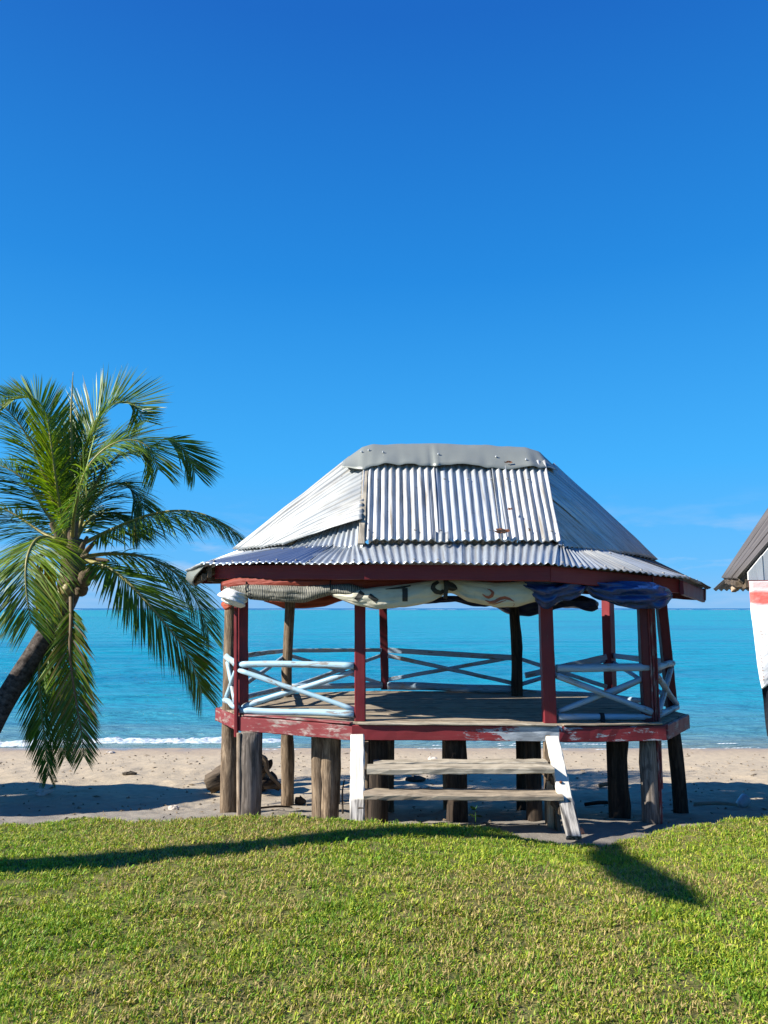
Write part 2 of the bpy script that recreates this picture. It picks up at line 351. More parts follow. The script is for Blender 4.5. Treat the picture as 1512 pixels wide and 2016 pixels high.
class Join:
    def __init__(s): s.V, s.F, s.G, s.A = [], [], [], []
    def add(s, q):
        o = len(s.V); s.V += list(q[0]); s.F += [tuple(i + o for i in f) for f in q[1]]; s.G += list(q[2]); s.A += list(q[3])
    def build(s, name, mat, parent=None, **k): return mesh(name, s.V, s.F, mat, parent, grain=s.G, along=s.A, **k)
def grid(name, pts, mat, parent=None, thick=0.0, grain=None, smooth=True, closed_v=False, col=None, **k):
    """pts[ns, nt, 3] -> surface (a closed slab when thick > 0)"""
    pts = np.asarray(pts, float); ns, nt_ = pts.shape[:2]
    i, j = np.meshgrid(np.arange(ns - 1), np.arange(nt_ if closed_v else nt_ - 1), indexing='ij'); i = i.ravel(); j = j.ravel(); j2 = (j + 1) % nt_
    q = np.stack([i*nt_ + j, (i+1)*nt_ + j, (i+1)*nt_ + j2, i*nt_ + j2], 1)
    v = pts.reshape(-1, 3); g = None if grain is None else np.asarray(grain, float).reshape(-1, 3)
    if thick > 0:
        du = np.gradient(pts, axis=0); dv = np.gradient(pts, axis=1); nn = np.cross(du, dv)
        nn /= np.linalg.norm(nn, axis=2, keepdims=True) + 1e-9
        v2 = (pts - nn * thick).reshape(-1, 3); N = len(v)
        q2 = q[:, ::-1] + N
        rim = []
        idx = np.arange(N).reshape(ns, nt_)
        loop = list(idx[:, 0]) + list(idx[-1, 1:]) + list(idx[-2::-1, -1]) + list(idx[0, -2:0:-1])
        for a, b in zip(loop, loop[1:] + loop[:1]): rim.append((b, a, a + N, b + N))
        v = np.concatenate([v, v2]); q = np.concatenate([q, q2, np.array(rim)])
        if g is not None: g = np.concatenate([g, g])
    return mesh(name, v, q.astype(np.int64), mat, parent, smooth=smooth, grain=g, col=col, **k)
def poly_prism(poly, z0, z1):
    n = len(poly); V = [(p[0], p[1], z1) for p in poly] + [(p[0], p[1], z0) for p in poly]
    Fc = [tuple(range(n)), tuple(range(2*n - 1, n - 1, -1))] + [(i, i + n, (i+1) % n + n, (i+1) % n) for i in range(n)]
    return V, Fc
def clip(poly, nx, ny, c):
    o = []
    for i in range(len(poly)):
        a, b = poly[i], poly[(i+1) % len(poly)]; da, db = a[0]*nx + a[1]*ny - c, b[0]*nx + b[1]*ny - c
        if da <= 0: o.append(a)
        if da * db < 0:
            f = da / (da - db); o.append((a[0] + (b[0]-a[0])*f, a[1] + (b[1]-a[1])*f))
    return o

# ------------------------------------------------------------------ terrain
SY = np.array([4.0, 5.6, 6.1, 7.0, 8.0, 9.0, 10.5, 12.0, 14.0, 16.0, 18.0, 24.0, 40.0, 200.0])
SZ = np.array([0.28, 0.27, 0.24, 0.12, -0.06, -0.24, -0.41, -0.56, -0.73, -0.86, -1.03, -1.5, -2.1, -6.0])
def sand_z(x, y, fine=True):
    x = np.asarray(x, float); y = np.asarray(y, float)
    z = np.interp(y, SY, SZ)
    k = 1 - sstep(12.5, 15.5, y)
    z = z + k * 0.035 * fbm(x * 0.7, y * 0.9, 3, 5)
    if fine: z = z + k * (0.014 * fbm(x * 4.5, y * 4.5, 3, 9) + 0.014 * np.minimum(0, fbm(x * 3.1, y * 2.4, 2, 33) + 0.25) * (1 - sstep(9, 12, y)))
    return z
EDGE = [P(a, b, 6.05) for a, b in ((-700, 1612), (0, 1612), (200, 1612), (450, 1601), (600, 1603), (700, 1608), (760, 1612), (900, 1621), (1000, 1632), (1060, 1650), (1150, 1656), (1250, 1640), (1300, 1625), (1400, 1606), (1512, 1598), (2400, 1594))]
LX = np.array([p.x for p in EDGE]); LZ = np.array([p.z for p in EDGE]) - 0.022
def edge_y(x): return 6.02 + 0.07 * fbm(np.asarray(x, float) * 2.3, np.zeros_like(np.asarray(x, float)), 5, 3, 0.62)
def lawn_z(x, y):
    x = np.asarray(x, float); y = np.asarray(y, float)
    ze = np.interp(x, LX, LZ); ze = 0.5 * ze + 0.25 * (np.interp(x - 0.12, LX, LZ) + np.interp(x + 0.12, LX, LZ))
    t = sstep(4.0, 6.05, y) ** 1.2
    return 0.50 + (ze - 0.50) * t + 0.012 * fbm(x * 2.2, y * 2.2, 3, 21) + 0.02 * vn(x * 0.6, y * 0.6, 4)
def warp(lo, hi, c0, c1, n_mid, n_out):
    m = np.linspace(c0, c1, n_mid); a = c0 - (c0 - lo) * (np.linspace(1, 0, n_out, endpoint=False) ** 2.2); b = c1 + (hi - c1) * (np.linspace(0, 1, n_out + 1)[1:] ** 2.2)
    return np.concatenate([a, m, b])
def mat_sand():
    b = NB('sand'); w = b.world(); sep = b.n('ShaderNodeSeparateXYZ'); b.l(w, sep.inputs[0])
    n1 = b.noise(w, 1.1, 5, 0.6); n2 = b.noise(w, 9, 5, 0.65); n3 = b.noise(w, 90, 3, 0.6)
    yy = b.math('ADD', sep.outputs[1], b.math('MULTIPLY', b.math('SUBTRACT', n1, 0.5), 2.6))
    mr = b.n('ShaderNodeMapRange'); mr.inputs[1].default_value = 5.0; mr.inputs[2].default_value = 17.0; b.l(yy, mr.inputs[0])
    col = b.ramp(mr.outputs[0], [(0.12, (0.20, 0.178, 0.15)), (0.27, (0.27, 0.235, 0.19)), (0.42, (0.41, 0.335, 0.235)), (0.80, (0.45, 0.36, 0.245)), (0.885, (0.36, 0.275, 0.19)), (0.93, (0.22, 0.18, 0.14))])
    col = b.mix(b.ramp(n2, [(0.35, 0.35), (0.6, 0.0)]), col, (0.20, 0.165, 0.13))
    col = b.mix(b.ramp(n3, [(0.62, 0.0), (0.75, 0.5)]), col, (0.62, 0.56, 0.47))
    col = b.mix(b.ramp(n3, [(0.25, 0.5), (0.36, 0.0)]), col, (0.12, 0.10, 0.08))
    wet = b.ramp(mr.outputs[0], [(0.86, 0.0), (0.93, 1.0)])
    rg = b.math('SUBTRACT', 0.9, b.math('MULTIPLY', wet, 0.7))
    h = b.math('ADD', b.math('MULTIPLY', n2, 0.8), b.math('MULTIPLY', n3, 0.25))
    bp = b.n('ShaderNodeBump'); bp.inputs['Distance'].default_value = 0.03; b.l(h, bp.inputs['Height'])
    b.l(b.math('MULTIPLY', b.math('SUBTRACT', 1.0, wet), 0.6), bp.inputs['Strength'])
    return b.done(b.bsdf(col, rg, normal=bp.outputs[0], spec=0.35))
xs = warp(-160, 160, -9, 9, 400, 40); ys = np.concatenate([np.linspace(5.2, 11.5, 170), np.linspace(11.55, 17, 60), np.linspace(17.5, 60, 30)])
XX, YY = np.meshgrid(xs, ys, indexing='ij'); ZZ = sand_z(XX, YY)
fr = random.Random(5)
for _ in range(150):                                        # footprints and scuffs in the dry sand
    fx, fy = fr.uniform(-6, 6), fr.uniform(6.3, 11.5); a = fr.uniform(0, 3.14); la, lb = fr.uniform(0.09, 0.17), fr.uniform(0.05, 0.08)
    ca, sa = math.cos(a), math.sin(a); u_ = ((XX - fx) * ca + (YY - fy) * sa) / la; v_ = (-(XX - fx) * sa + (YY - fy) * ca) / lb
    r2 = u_ * u_ + v_ * v_; ZZ = ZZ - fr.uniform(0.006, 0.018) * (np.exp(-r2 * 1.2) - 0.45 * np.exp(-(np.sqrt(r2) - 1.5) ** 2 * 4))
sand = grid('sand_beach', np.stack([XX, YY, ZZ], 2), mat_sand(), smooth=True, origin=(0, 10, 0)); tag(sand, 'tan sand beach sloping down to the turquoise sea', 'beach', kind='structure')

# sea
def mat_sea():
    b = NB('sea_water'); w = b.world(); sep = b.n('ShaderNodeSeparateXYZ'); b.l(w, sep.inputs[0])
    lg = b.math('DIVIDE', b.math('LOGARITHM', b.math('MAXIMUM', sep.outputs[1], 1.0), 10.0), 4.0)      # log10(distance)/4
    st = b.noise(b.mapv(w, (0.012, 0.06, 1)), 1.0, 5, 0.6, 0.4)
    st2 = b.noise(b.mapv(w, (0.05, 0.22, 1)), 1.0, 4, 0.6, 0.4)
    l2 = b.math('ADD', lg, b.math('MULTIPLY', b.math('SUBTRACT', st2, 0.5), 0.05))
    def L(d): return math.log10(d) / 4
    col = b.ramp(l2, [(L(15.5), (0.17, 0.16, 0.12)), (L(17.5), (0.11, 0.235, 0.265)), (L(19), (0.06, 0.225, 0.29)), (L(22), (0.020, 0.225, 0.315)), (L(45), (0.002, 0.225, 0.315)), (L(120), (0.0005, 0.23, 0.295)),
                      (L(300), (0.0005, 0.26, 0.28)), (L(900), (0.0005, 0.25, 0.26)), (L(1250), (0.002, 0.05, 0.16)), (L(5000), (0.003, 0.045, 0.15))])
    col = b.mix(b.ramp(st, [(0.52, 0.0), (0.66, 0.62)]), col, (0.004, 0.085, 0.21))                     # weed and coral patches
    n1 = b.noise(b.mapv(w, (1.3, 4.0, 1)), 1.0, 5, 0.6, 0.5); n2 = b.noise(b.mapv(w, (0.28, 1.0, 1)), 1.0, 4, 0.55, 0.4); n3 = b.noise(b.mapv(w, (0.05, 0.20, 1)), 1.0, 4, 0.55)
    b1 = b.bump(n1, 1.0, 0.17); b2 = b.bump(n2, 1.0, 0.5, b1); b3 = b.bump(n3, 1.0, 1.5, b2)
    return b.done(b.bsdf(col, 0.16, normal=b3, spec=0.08))
xs = warp(-6000, 6000, -14, 14, 240, 40); ys = 13.5 * (8000 / 13.5) ** (np.linspace(0, 1, 420) ** 1.0)
XX, YY = np.meshgrid(xs, ys, indexing='ij')
att = 1 - sstep(30, 110, YY)
ZZ = -0.86 + att * (0.05 * fbm(XX * 0.25, YY * 0.9, 3, 51) + 0.018 * fbm(XX * 1.4, YY * 3.2, 2, 52)) * sstep(15.5, 19, YY)
sea = grid('sea', np.stack([XX, YY, ZZ], 2), mat_sea(), smooth=True, origin=(0, 100, -0.86)); tag(sea, 'calm turquoise lagoon running out to a dark blue horizon', 'sea', kind='structure')

def mat_foam():
    b = NB('foam'); o = b.world(); n = b.noise(o, 9, 6, 0.7)
    return b.done(b.bsdf(b.mix(b.ramp(n, [(0.38, 0.0), (0.6, 1.0)]), (0.30, 0.40, 0.46), (0.74, 0.76, 0.76)), 0.6, normal=b.bump(n, 0.7, 0.05), spec=0.3, **{'Subsurface Weight': 0.0}))
M['foam'] = mat_foam()
# small breaker along the left shore: one uneven rolled crest
nx, nv = 260, 14; xs = np.linspace(-13, -2.0, nx); pts = np.zeros((nx, nv, 3))
yc = 16.75 + 0.25 * fbm(xs * 0.35, xs * 0, 2, 61); am = 0.5 + 0.5 * np.clip(fbm(xs * 1.3, xs * 0 + 3, 3, 62) + 0.45, 0.08, 1.2); am *= (1 - sstep(-3.6, -2.0, xs) * 0.75)
for j in range(nv):
    a = math.pi * j / (nv - 1); nz_ = fbm(xs * 6, np.full(nx, j * 0.8), 3, 63)
    pts[:, j, 0] = xs; pts[:, j, 1] = yc - 0.33 * math.cos(a) * (0.7 + 0.3 * am) + 0.06 * nz_; pts[:, j, 2] = -0.88 + (0.055 * math.sin(a) ** 0.8 * am) * (1 + 0.75 * nz_)
o = grid('breaking_wave', pts, M['foam'], smooth=True); tag(o, 'low white wave breaking on the sand at left', 'wave', kind='stuff')
# lacy wash lines further along
J = Join()
for (x0, x1, y0, amp) in ((-2.2, 3.5, 16.15, 0.022), (2.5, 13, 16.4, 0.022), (-3, 13, 15.75, 0.014)):
    n = int((x1 - x0) * 12)
    for i in range(n):
        x = x0 + (x1 - x0) * i / n
        k = float(fbm(x * 1.6, y0, 3, 71))
        if k < 0.0 or random.random() < 0.25: continue
        y = y0 + 0.18 * float(fbm(x * 0.4, y0, 2, 72)); w = amp * (0.6 + k); L_ = 0.05 + 0.05 * random.random()
        z = max(-0.845, float(sand_z(x, y, False)) + 0.004)
        V = [(x - L_, y, z), (x, y - w, z + 0.003), (x + L_, y, z), (x, y + w, z + 0.003), (x, y, z + 0.012)]
        J.add((V, [(0, 1, 4), (1, 2, 4), (2, 3, 4), (3, 0, 4)], V, V))
o = J.build('foam_line', M['foam'], None); tag(o, 'thin lacy foam lines along the water edge', 'foam', kind='stuff')
# surf on the outer reef
J = Join(); x = -1100.0
while x < 1100:
    L_ = random.uniform(20, 90); h = random.uniform(0.35, 1.0) * (1.0 if float(vn(x * 0.004, 0, 5)) > -0.35 else 0.25); y = 1180 + 30 * float(vn(x * 0.003, 1, 8))
    if random.random() < 0.86:
        V = [(x, y, -1.09), (x + L_, y, -1.09), (x + L_ * 0.7, y, -0.86 + h), (x + L_ * 0.3, y, -0.86 + h * 0.8), (x, y + 8, -1.09), (x + L_, y + 8, -1.09)]
        J.add((V, [(0, 1, 2, 3), (3, 2, 5, 4), (0, 3, 4), (1, 5, 2)], V, V))
    x += L_ * random.uniform(0.6, 1.3)
o = J.build('reef_surf', M['foam'], None); tag(o, 'thin white line of surf on the reef below the horizon', 'surf', kind='stuff')

# lawn
def mat_soil():
    b = NB('lawn_soil'); w = b.world(); n = b.noise(w, 14, 6, 0.65); n2 = b.noise(w, 1.2, 4)
    c = b.ramp(n, [(0.3, (0.06, 0.062, 0.02)), (0.55, (0.15, 0.15, 0.045)), (0.75, (0.25, 0.20, 0.085))])
    c = b.mix(b.ramp(n2, [(0.5, 0.0), (0.7, 0.4)]), c, (0.16, 0.11, 0.06))
    return b.done(b.bsdf(c, 0.95, normal=b.bump(n, 0.6, 0.03), spec=0.15))
xs = warp(-60, 60, -6, 6, 160, 20); tt = np.concatenate([np.linspace(-30, 1.9, 18), np.linspace(2.0, 5.9, 90), np.linspace(5.92, 6.3, 12)])
XX, YY = np.meshgrid(xs, tt, indexing='ij'); EY = edge_y(XX)
Yw = np.where(YY > 5.4, 5.4 + (YY - 5.4) * (EY - 5.4) / 0.62, YY)
ZZ = lawn_z(XX, np.minimum(Yw, EY)); over = np.clip((Yw - EY) / 0.25, 0, 2); ZZ = ZZ - over * 0.22 - over ** 2 * 0.15
lawn = grid('lawn', np.stack([XX, Yw, ZZ], 2), mat_soil(), smooth=True, origin=(0, 3, 0.4)); tag(lawn, 'grassy lawn bank rising in front of the beach', 'lawn', kind='structure')

def mat_grass():
    b = NB('grass_blade'); c = b.attr('col').outputs['Color']
    p = b.bsdf(c, 0.55, spec=0.25)
    t = b.n('ShaderNodeBsdfTranslucent'); b.l(b.mix(1.0, c, (1.0, 1.15, 0.5), 'MULTIPLY'), t.inputs[0])
    m = b.n('ShaderNodeMixShader'); m.inputs[0].default_value = 0.32; b.l(p, m.inputs[1]); b.l(t.outputs[0], m.inputs[2])
    return b.done(m.outputs[0])
M['grass'] = mat_grass()
def blades(name, x, y, z, Lmin, Lmax, wmin, wmax, lean0, lean1, label, dry=0.0):
    n = len(x); az = RNG.uniform(0, 2 * np.pi, n); ln = RNG.uniform(lean0, lean1, n); L = RNG.uniform(Lmin, Lmax, n) * (0.65 + 0.7 * (0.5 + 0.5 * fbm(x * 11, y * 11, 2, 88)))
    wd = RNG.uniform(wmin, wmax, n)
    d = np.stack([np.cos(az), np.sin(az), np.zeros(n)], 1); s = np.stack([-np.sin(az), np.cos(az), np.zeros(n)], 1)
    tw = RNG.uniform(-0.7, 0.7, n)[:, None]; s = s * np.cos(tw) + np.array([0, 0, 1]) * np.sin(tw)
    b = np.stack([x, y, z], 1); up = np.array([0, 0, 1.0])
    p1 = b + (d * np.sin(ln * 0.6)[:, None] + up * np.cos(ln * 0.6)[:, None]) * (L * 0.55)[:, None]
    p2 = p1 + (d * np.sin(ln * 1.35)[:, None] + up * np.cos(ln * 1.35)[:, None]) * (L * 0.45)[:, None]
    hw = (wd / 2)[:, None]
    V = np.stack([b - s * hw * 0.8, b + s * hw * 0.8, p1 + s * hw, p1 - s * hw, p2], 1).reshape(-1, 3)
    k = np.arange(n)[:, None] * 5
    Fc = np.concatenate([k + np.array([[0, 1, 2]]), k + np.array([[0, 2, 3]]), k + np.array([[3, 2, 4]])])
    # each blade has its own green; worn patches hold more straw
    pt = 0.5 + 0.5 * fbm(x * 1.1, y * 1.1, 4, 90); pt2 = 0.5 + 0.5 * vn(x * 6, y * 6, 91); r = RNG.random(n)
    straw = r < (0.05 + 0.38 * sstep(0.5, 0.85, pt) + 0.10 * pt2 + dry)
    yel = (~straw) & (RNG.random(n) < 0.30 + 0.35 * (0.5 + 0.5 * vn(x * 3.3, y * 3.3, 93)))
    col = np.zeros((n, 3)); v = RNG.uniform(0.6, 1.35, n)[:, None]
    col[:] = np.array([0.16, 0.285, 0.022]) * v
    col[yel] = (np.array([0.38, 0.42, 0.04]) * v)[yel]
    col[straw] = (np.array([0.42, 0.32, 0.125]) * v)[straw]
    o = mesh(name, V, Fc, M['grass'], None, col=np.repeat(col, 5, 0), origin=(0, 4, 0.4)); tag(o, label, 'grass', kind='stuff'); return o
def scatter(n, x0, x1, y0, y1):
    x = RNG.uniform(x0, x1, n); y = RNG.uniform(y0, y1, n); return x, y
A = [scatter(215000, -2.6, 2.6, 2.75, 4.1), scatter(250000, -4.2, 4.2, 4.1, 6.2), scatter(45000, -7, 7, 1.0, 6.06)]
x = np.concatenate([a[0] for a in A]); y = np.concatenate([a[1] for a in A]); k = y < edge_y(x) + 0.03 + 0.10 * RNG.random(len(x)) ** 3 * (vn(x * 5, y * 0, 97) > -0.1)
k &= RNG.random(len(x)) < 0.22 + 1.5 * sstep(0.2, 0.75, 0.5 + 0.5 * fbm(x * 14, y * 14, 3, 95))
x, y = x[k], y[k]
blades('grass', x, y, lawn_z(x, np.minimum(y, edge_y(x))) - 0.004 - 0.25 * np.clip(y - edge_y(x), 0, 1), 0.016, 0.042, 0.003, 0.0068, 0.3, 1.6, 'short green and straw coloured grass covering the lawn')
wx, wy = scatter(1300, -4, 4, 2.8, 5.95); k = vn(wx * 2.2, wy * 2.2, 111) > 0.15; wx, wy = wx[k], wy[k]
blades('lawn_weeds', wx, wy, lawn_z(wx, wy) + 0.006, 0.025, 0.055, 0.009, 0.016, 0.8, 1.75, 'broader leaved weeds growing here and there in the lawn', dry=-0.1)

# ------------------------------------------------------------------ the pavilion
PAV = empty('beach_pavilion', (0.65, 8.1, -0.1), 'open beach pavilion with red posts, pale blue rails and corrugated iron roof', 'pavilion')
DZ = 1.0
ring = [G(433, 1392, DZ), G(472, 1408, DZ), G(698, 1425, DZ), G(1100, 1428, DZ), G(1306, 1425, DZ), G(1347, 1405, DZ)]
back = [Vector((2.75, 9.05, DZ)), Vector((1.75, 9.62, DZ)), Vector((-0.1, 9.75, DZ)), Vector((-1.35, 9.35, DZ))]
RINGP = ring + back
# bearers and joists under the floor
J = Join()
for y in np.arange(6.98, 9.5, 0.42):
    pass
for x in np.arange(-1.3, 2.8, 0.5):
    cl = [(p.x, p.y) for p in RINGP]; s_ = clip(clip(cl, 1, 0, x + 0.01), -1, 0, -x + 0.01)
    if len(s_) > 2:
        y0, y1 = min(p[1] for p in s_) + 0.05, max(p[1] for p in s_) - 0.05
        J.add(beam('', (x, y0, DZ - 0.085), (x, y1, DZ - 0.085), 0.05, 0.10, None, build=False))
for y in (8.1, 9.2):
    J.add(beam('', (-1.2, y, DZ - 0.16), (2.55, y, DZ - 0.16), 0.09, 0.05, None, build=False))
DECK = J.build('deck', M['timber'], PAV)
cl = [(p.x, p.y) for p in RINGP]; rp = random.Random(3); y = min(p[1] for p in cl) + 0.012; pw = 0.096
while y < 9.74:
    w = pw * rp.uniform(0.94, 1.06); s_ = clip(clip(cl, 0, 1, y + w - 0.012), 0, -1, -y)
    cuts = [-9, 9] if rp.random() < 0.35 else [-9, rp.choice([-0.05, 0.0, 0.55, 1.25, 1.3]) + rp.uniform(-0.05, 0.05), 9]
    for a, b in zip(cuts, cuts[1:]):
        q = clip(clip(s_, 1, 0, b - 0.002), -1, 0, -(a + 0.002)) if len(s_) > 2 else []
        if len(q) < 3: continue
        zt = DZ + rp.uniform(-0.003, 0.003); V, Fc = poly_prism(q, zt - 0.028, zt); og = rp.uniform(0, 60)
        mesh('plank', V, Fc, M['deck'], DECK, grain=[(v[0] + og, v[1] + og, v[2]) for v in V])
    y += w
# rim boards round the floor
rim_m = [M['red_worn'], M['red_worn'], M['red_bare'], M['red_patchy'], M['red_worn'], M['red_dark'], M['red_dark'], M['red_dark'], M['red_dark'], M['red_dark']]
for i in range(10):
    a, b = RINGP[i], RINGP[(i + 1) % 10]; d = (b - a).normalized(); nrm = Vector((d.y, -d.x, 0))
    tgt = nrm * 0.026 + Vector((0, 0, -0.072 - (0.004 if i % 2 else 0)))
    ra, rb = (0.03, 0.03) if i in (0, 1, 3, 4) else (0.0, 0.0)
    beam('rim_board', a + tgt - d * (0.02 - ra * 0.3), b + tgt + d * (0.02 - rb * 0.6), 0.036, 0.135, rim_m[i], PAV, n=14, jit=0.003)
# a pale plank edge nosing above the front boards
beam('nosing', RINGP[2] + Vector((0.03, -0.03, 0.008)), RINGP[3] + Vector((-0.03, -0.03, 0.008)), 0.075, 0.018, M['tread'], PAV, n=10)
beam('nosing', RINGP[1] + Vector((0.06, -0.02, 0.008)), RINGP[2] + Vector((-0.03, -0.02, 0.008)), 0.065, 0.018, M['red_worn'], PAV, n=10)
beam('nosing', RINGP[3] + Vector((0.03, -0.02, 0.008)), RINGP[4] + Vector((-0.03, -0.02, 0.008)), 0.065, 0.018, M['deck'], PAV, n=10)

# posts
def post(px0, py0, px1, py1, Y, w, d, mat, z_top=None, z_bot=None, rot=None, Y1=None):
    a, b = P(px0, py0, Y), P(px1, py1, Y1 or Y); t = (b - a) / (b.z - a.z)
    zb = DZ if z_bot is None else z_bot; b = a + t * ((z_top or 2.36) - a.z); a = a + t * (zb - a.z)
    up = Vector((0, -1, 0)) if rot is None else Vector((math.sin(rot), -math.cos(rot), 0))
    return beam('post', a, b, w, d, mat, PAV, up=up, n=14, jit=0.002, ch=0.008)
YP = {k: G(*v, DZ).y for k, v in dict(P1=(478, 1408), P2=(709, 1420), P3=(1082, 1424), P4=(1279, 1421), PR=(1322, 1397), L=(455, 1397), B1=(567, 1366), B2=(757, 1358), B3=(1016, 1365), B4=(1199, 1361)).items()}
for k in YP: YP[k] += 0.05
post(479, 1405, 478, 1190, YP['P1'], 0.10, 0.115, M['red'], rot=0.28)
post(465.5, 1415, 465.5, 1190, YP['P1'] - 0.10, 0.04, 0.035, M['red'], rot=-0.25, z_bot=0.8)
post(709, 1420, 709, 1190, YP['P2'], 0.104, 0.10, M['red'])
post(1082, 1424, 1074, 1190, YP['P3'], 0.120, 0.11, M['red'])
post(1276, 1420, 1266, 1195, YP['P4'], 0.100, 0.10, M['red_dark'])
for q in range(4):                                               # split, ridged board on the right face of the corner post
    post(1287 + q * 3.4, 1420, 1276.5 + q * 3.4, 1195, YP['P4'] - 0.06, 0.0145, 0.03 + 0.012 * (q % 2), M['red_worn'], z_bot=0.02 if q < 3 else 0.4)
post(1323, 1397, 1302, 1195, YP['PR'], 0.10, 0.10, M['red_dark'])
pole('stilt', [P(1341, 1612, YP['PR']-.03), P(1334, 1520, YP['PR']), P(1326, 1440, YP['PR'])], [0.078, 0.072, 0.068], M['log_dark'], PAV, sides=14, jit=.07, seed=24)
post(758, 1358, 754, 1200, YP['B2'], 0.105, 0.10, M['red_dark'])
post(1202, 1361, 1197, 1195, YP['B4'], 0.125, 0.12, M['red'], rot=0.75)
def logpost(pts, rad, mat, top=None, knots=4, name='log_post', **k):
    return pole(name, pts, rad, mat, PAV, sides=16, jit=0.09, knots=knots, **k)
zL = float(sand_z(-1.65, 7.75)) - 0.1
logpost([P(450, 1607, 8.0), P(453, 1500, 8.0), P(452, 1420, 8.02), P(453, 1300, 8.04), P(454, 1185, 8.06)], [0.098, 0.10, 0.078, 0.072, 0.066], M['log'], seed=1)
logpost([P(566, 1592, 9.06), P(566, 1500, 9.06), P(565, 1400, 9.06), P(566, 1300, 9.06), P(571, 1180, 9.06)], [0.072, 0.082, 0.064, 0.060, 0.062], M['log'], seed=2)
logpost([P(1017, 1366, 9.2) + Vector((0, 0, -0.1)), P(1017, 1300, 9.2), P(1012, 1190, 9.2)], [0.072, 0.066, 0.064], M['log_dark'], seed=3)
# stumps that carry the floor
def stump(px, Y, r0, r1, mat, z1=0.86, seed=0, lean=0.0, sq=1.0):
    x = P(px, 1600, Y).x; z0 = float(sand_z(x, Y)) - 0.12
    return pole('stilt', [(x - lean, Y, z0), (x - lean * 0.4, Y, z0 + 0.5), (x, Y, z1)], [r0, (r0 + r1) / 2 * 0.98, r1], mat, PAV, sides=16, jit=0.09, knots=3, seed=seed)
stump(491, 7.42, 0.118, 0.105, M['log_grey'], seed=11)
post(470, 1440, 470, 1560, 7.35, 0.035, 0.03, M['timber_pale'], z_top=0.86, z_bot=-0.05)
stump(629, 7.45, 0.078, 0.085, M['log'], seed=12); stump(648, 7.42, 0.092, 0.09, M['log'], seed=13)
stump(661, 8.9, 0.05, 0.05, M['log'], seed=14)
stump(746, 7.25, 0.092, 0.085, M['log_dark'], seed=15); stump(763, 8.4, 0.075, 0.075, M['log'], seed=16)
stump(899, 7.22, 0.10, 0.102, M['log_dark'], seed=17); stump(884, 8.6, 0.07, 0.07, M['log'], seed=18)
stump(1029, 8.2, 0.068, 0.06, M['log_dark'], seed=19); stump(1052, 7.25, 0.078, 0.075, M['log_dark'], seed=20)
stump(1219, 7.42, 0.10, 0.095, M['log_dark'], seed=21)
stump(1281, 7.12, 0.075, 0.07, M['log_grey'], seed=22)
for bx, by in ((-0.2, 9.4), (1.75, 9.3)):
    z0 = float(sand_z(bx, by)) - 0.1; pole('stilt', [(bx, by, z0), (bx, by, 0.86)], [0.08, 0.07], M['log_dark'], PAV, jit=0.09, knots=2)

# rails
def rail(a, Ya, b, Yb, r, mat, name='rail', sag=0.0, sides=14, taper=1.0, jit=0.11):
    A_, B_ = P(a[0], a[1], Ya), P(b[0], b[1], Yb); m = (A_ + B_) / 2 + Vector((0, 0, sag)); L = (B_ - A_).length
    e = Vector((random.uniform(-.006, .006), 0, random.uniform(-.008, .008)))
    return pole(name, [A_, A_ * 0.7 + B_ * 0.3 + Vector((0, 0, sag * 0.7)) + e, A_ * 0.35 + B_ * 0.65 + Vector((0, 0, sag * 0.75)) - e, B_], [r * 0.97, r * 0.95, r * 0.92, r * taper * 0.97], mat, PAV, sides=sides, jit=jit, knots=4)
def board(a, Ya, b, Yb, h, mat, name='rail', d=0.03):
    return beam(name, P(*a, Ya), P(*b, Yb), d, h, mat, PAV, n=8, jit=0.003)
p1, p2, p3, p4, pr, lg, b1, b2, b3, b4 = (YP[k] for k in ('P1', 'P2', 'P3', 'P4', 'PR', 'L', 'B1', 'B2', 'B3', 'B4'))
bp, bw = M['blue_pole'], M['blue_worn']
rail((472, 1308), p1 - .08, (697, 1311), p2 - .03, 0.034, bp, sag=0.012); rail((474, 1398), p1 - .06, (697, 1406), p2 - .03, 0.033, bp)
rail((470, 1319), p1 - .10, (698, 1397), p2 - .01, 0.026, bp, 'cross_brace'); rail((474, 1393), p1 - .03, (698, 1321), p2 + .03, 0.028, bp, 'cross_brace')
rail((1096, 1315), p3 - .02, (1278, 1314), p4 - .02, 0.038, bw); rail((1099, 1411), p3 - .02, (1284, 1411), p4 - .02, 0.030, bw)
rail((1096, 1330), p3 - .03, (1283, 1402), p4 - .05, 0.031, bw, 'cross_brace', taper=1.1); rail((1099, 1401), p3 + .03, (1279, 1331), p4 + .02, 0.028, bw, 'cross_brace', taper=1.15)
rail((466, 1308), p1 - .1, (446, 1293), lg - .12, 0.034, bp); rail((466, 1392), p1 - .1, (443, 1378), lg - .12, 0.03, bp)
rail((464, 1322), p1 - .1, (446, 1372), lg - .14, 0.025, bp, 'cross_brace'); rail((464, 1384), p1 - .06, (448, 1304), lg - .10, 0.026, bp, 'cross_brace')
rail((1290, 1313), p4 - .02, (1323, 1306), pr - .02, 0.036, bw); rail((1296, 1408), p4 - .02, (1333, 1392), pr - .02, 0.031, bw)
rail((1292, 1330), p4 - .04, (1332, 1385), pr - .05, 0.031, bw, 'cross_brace'); rail((1296, 1402), p4 + .02, (1322, 1314), pr, 0.029, bw, 'cross_brace')
board((456, 1294), lg, (562, 1281), b1 - .06, 0.05, bw); rail((456, 1380), lg, (560, 1353), b1 - .06, 0.03, bw)
rail((458, 1365), lg, (560, 1292), b1 - .06, 0.026, bw, 'cross_brace'); rail((458, 1302), lg, (560, 1350), b1 - .02, 0.026, bw, 'cross_brace')
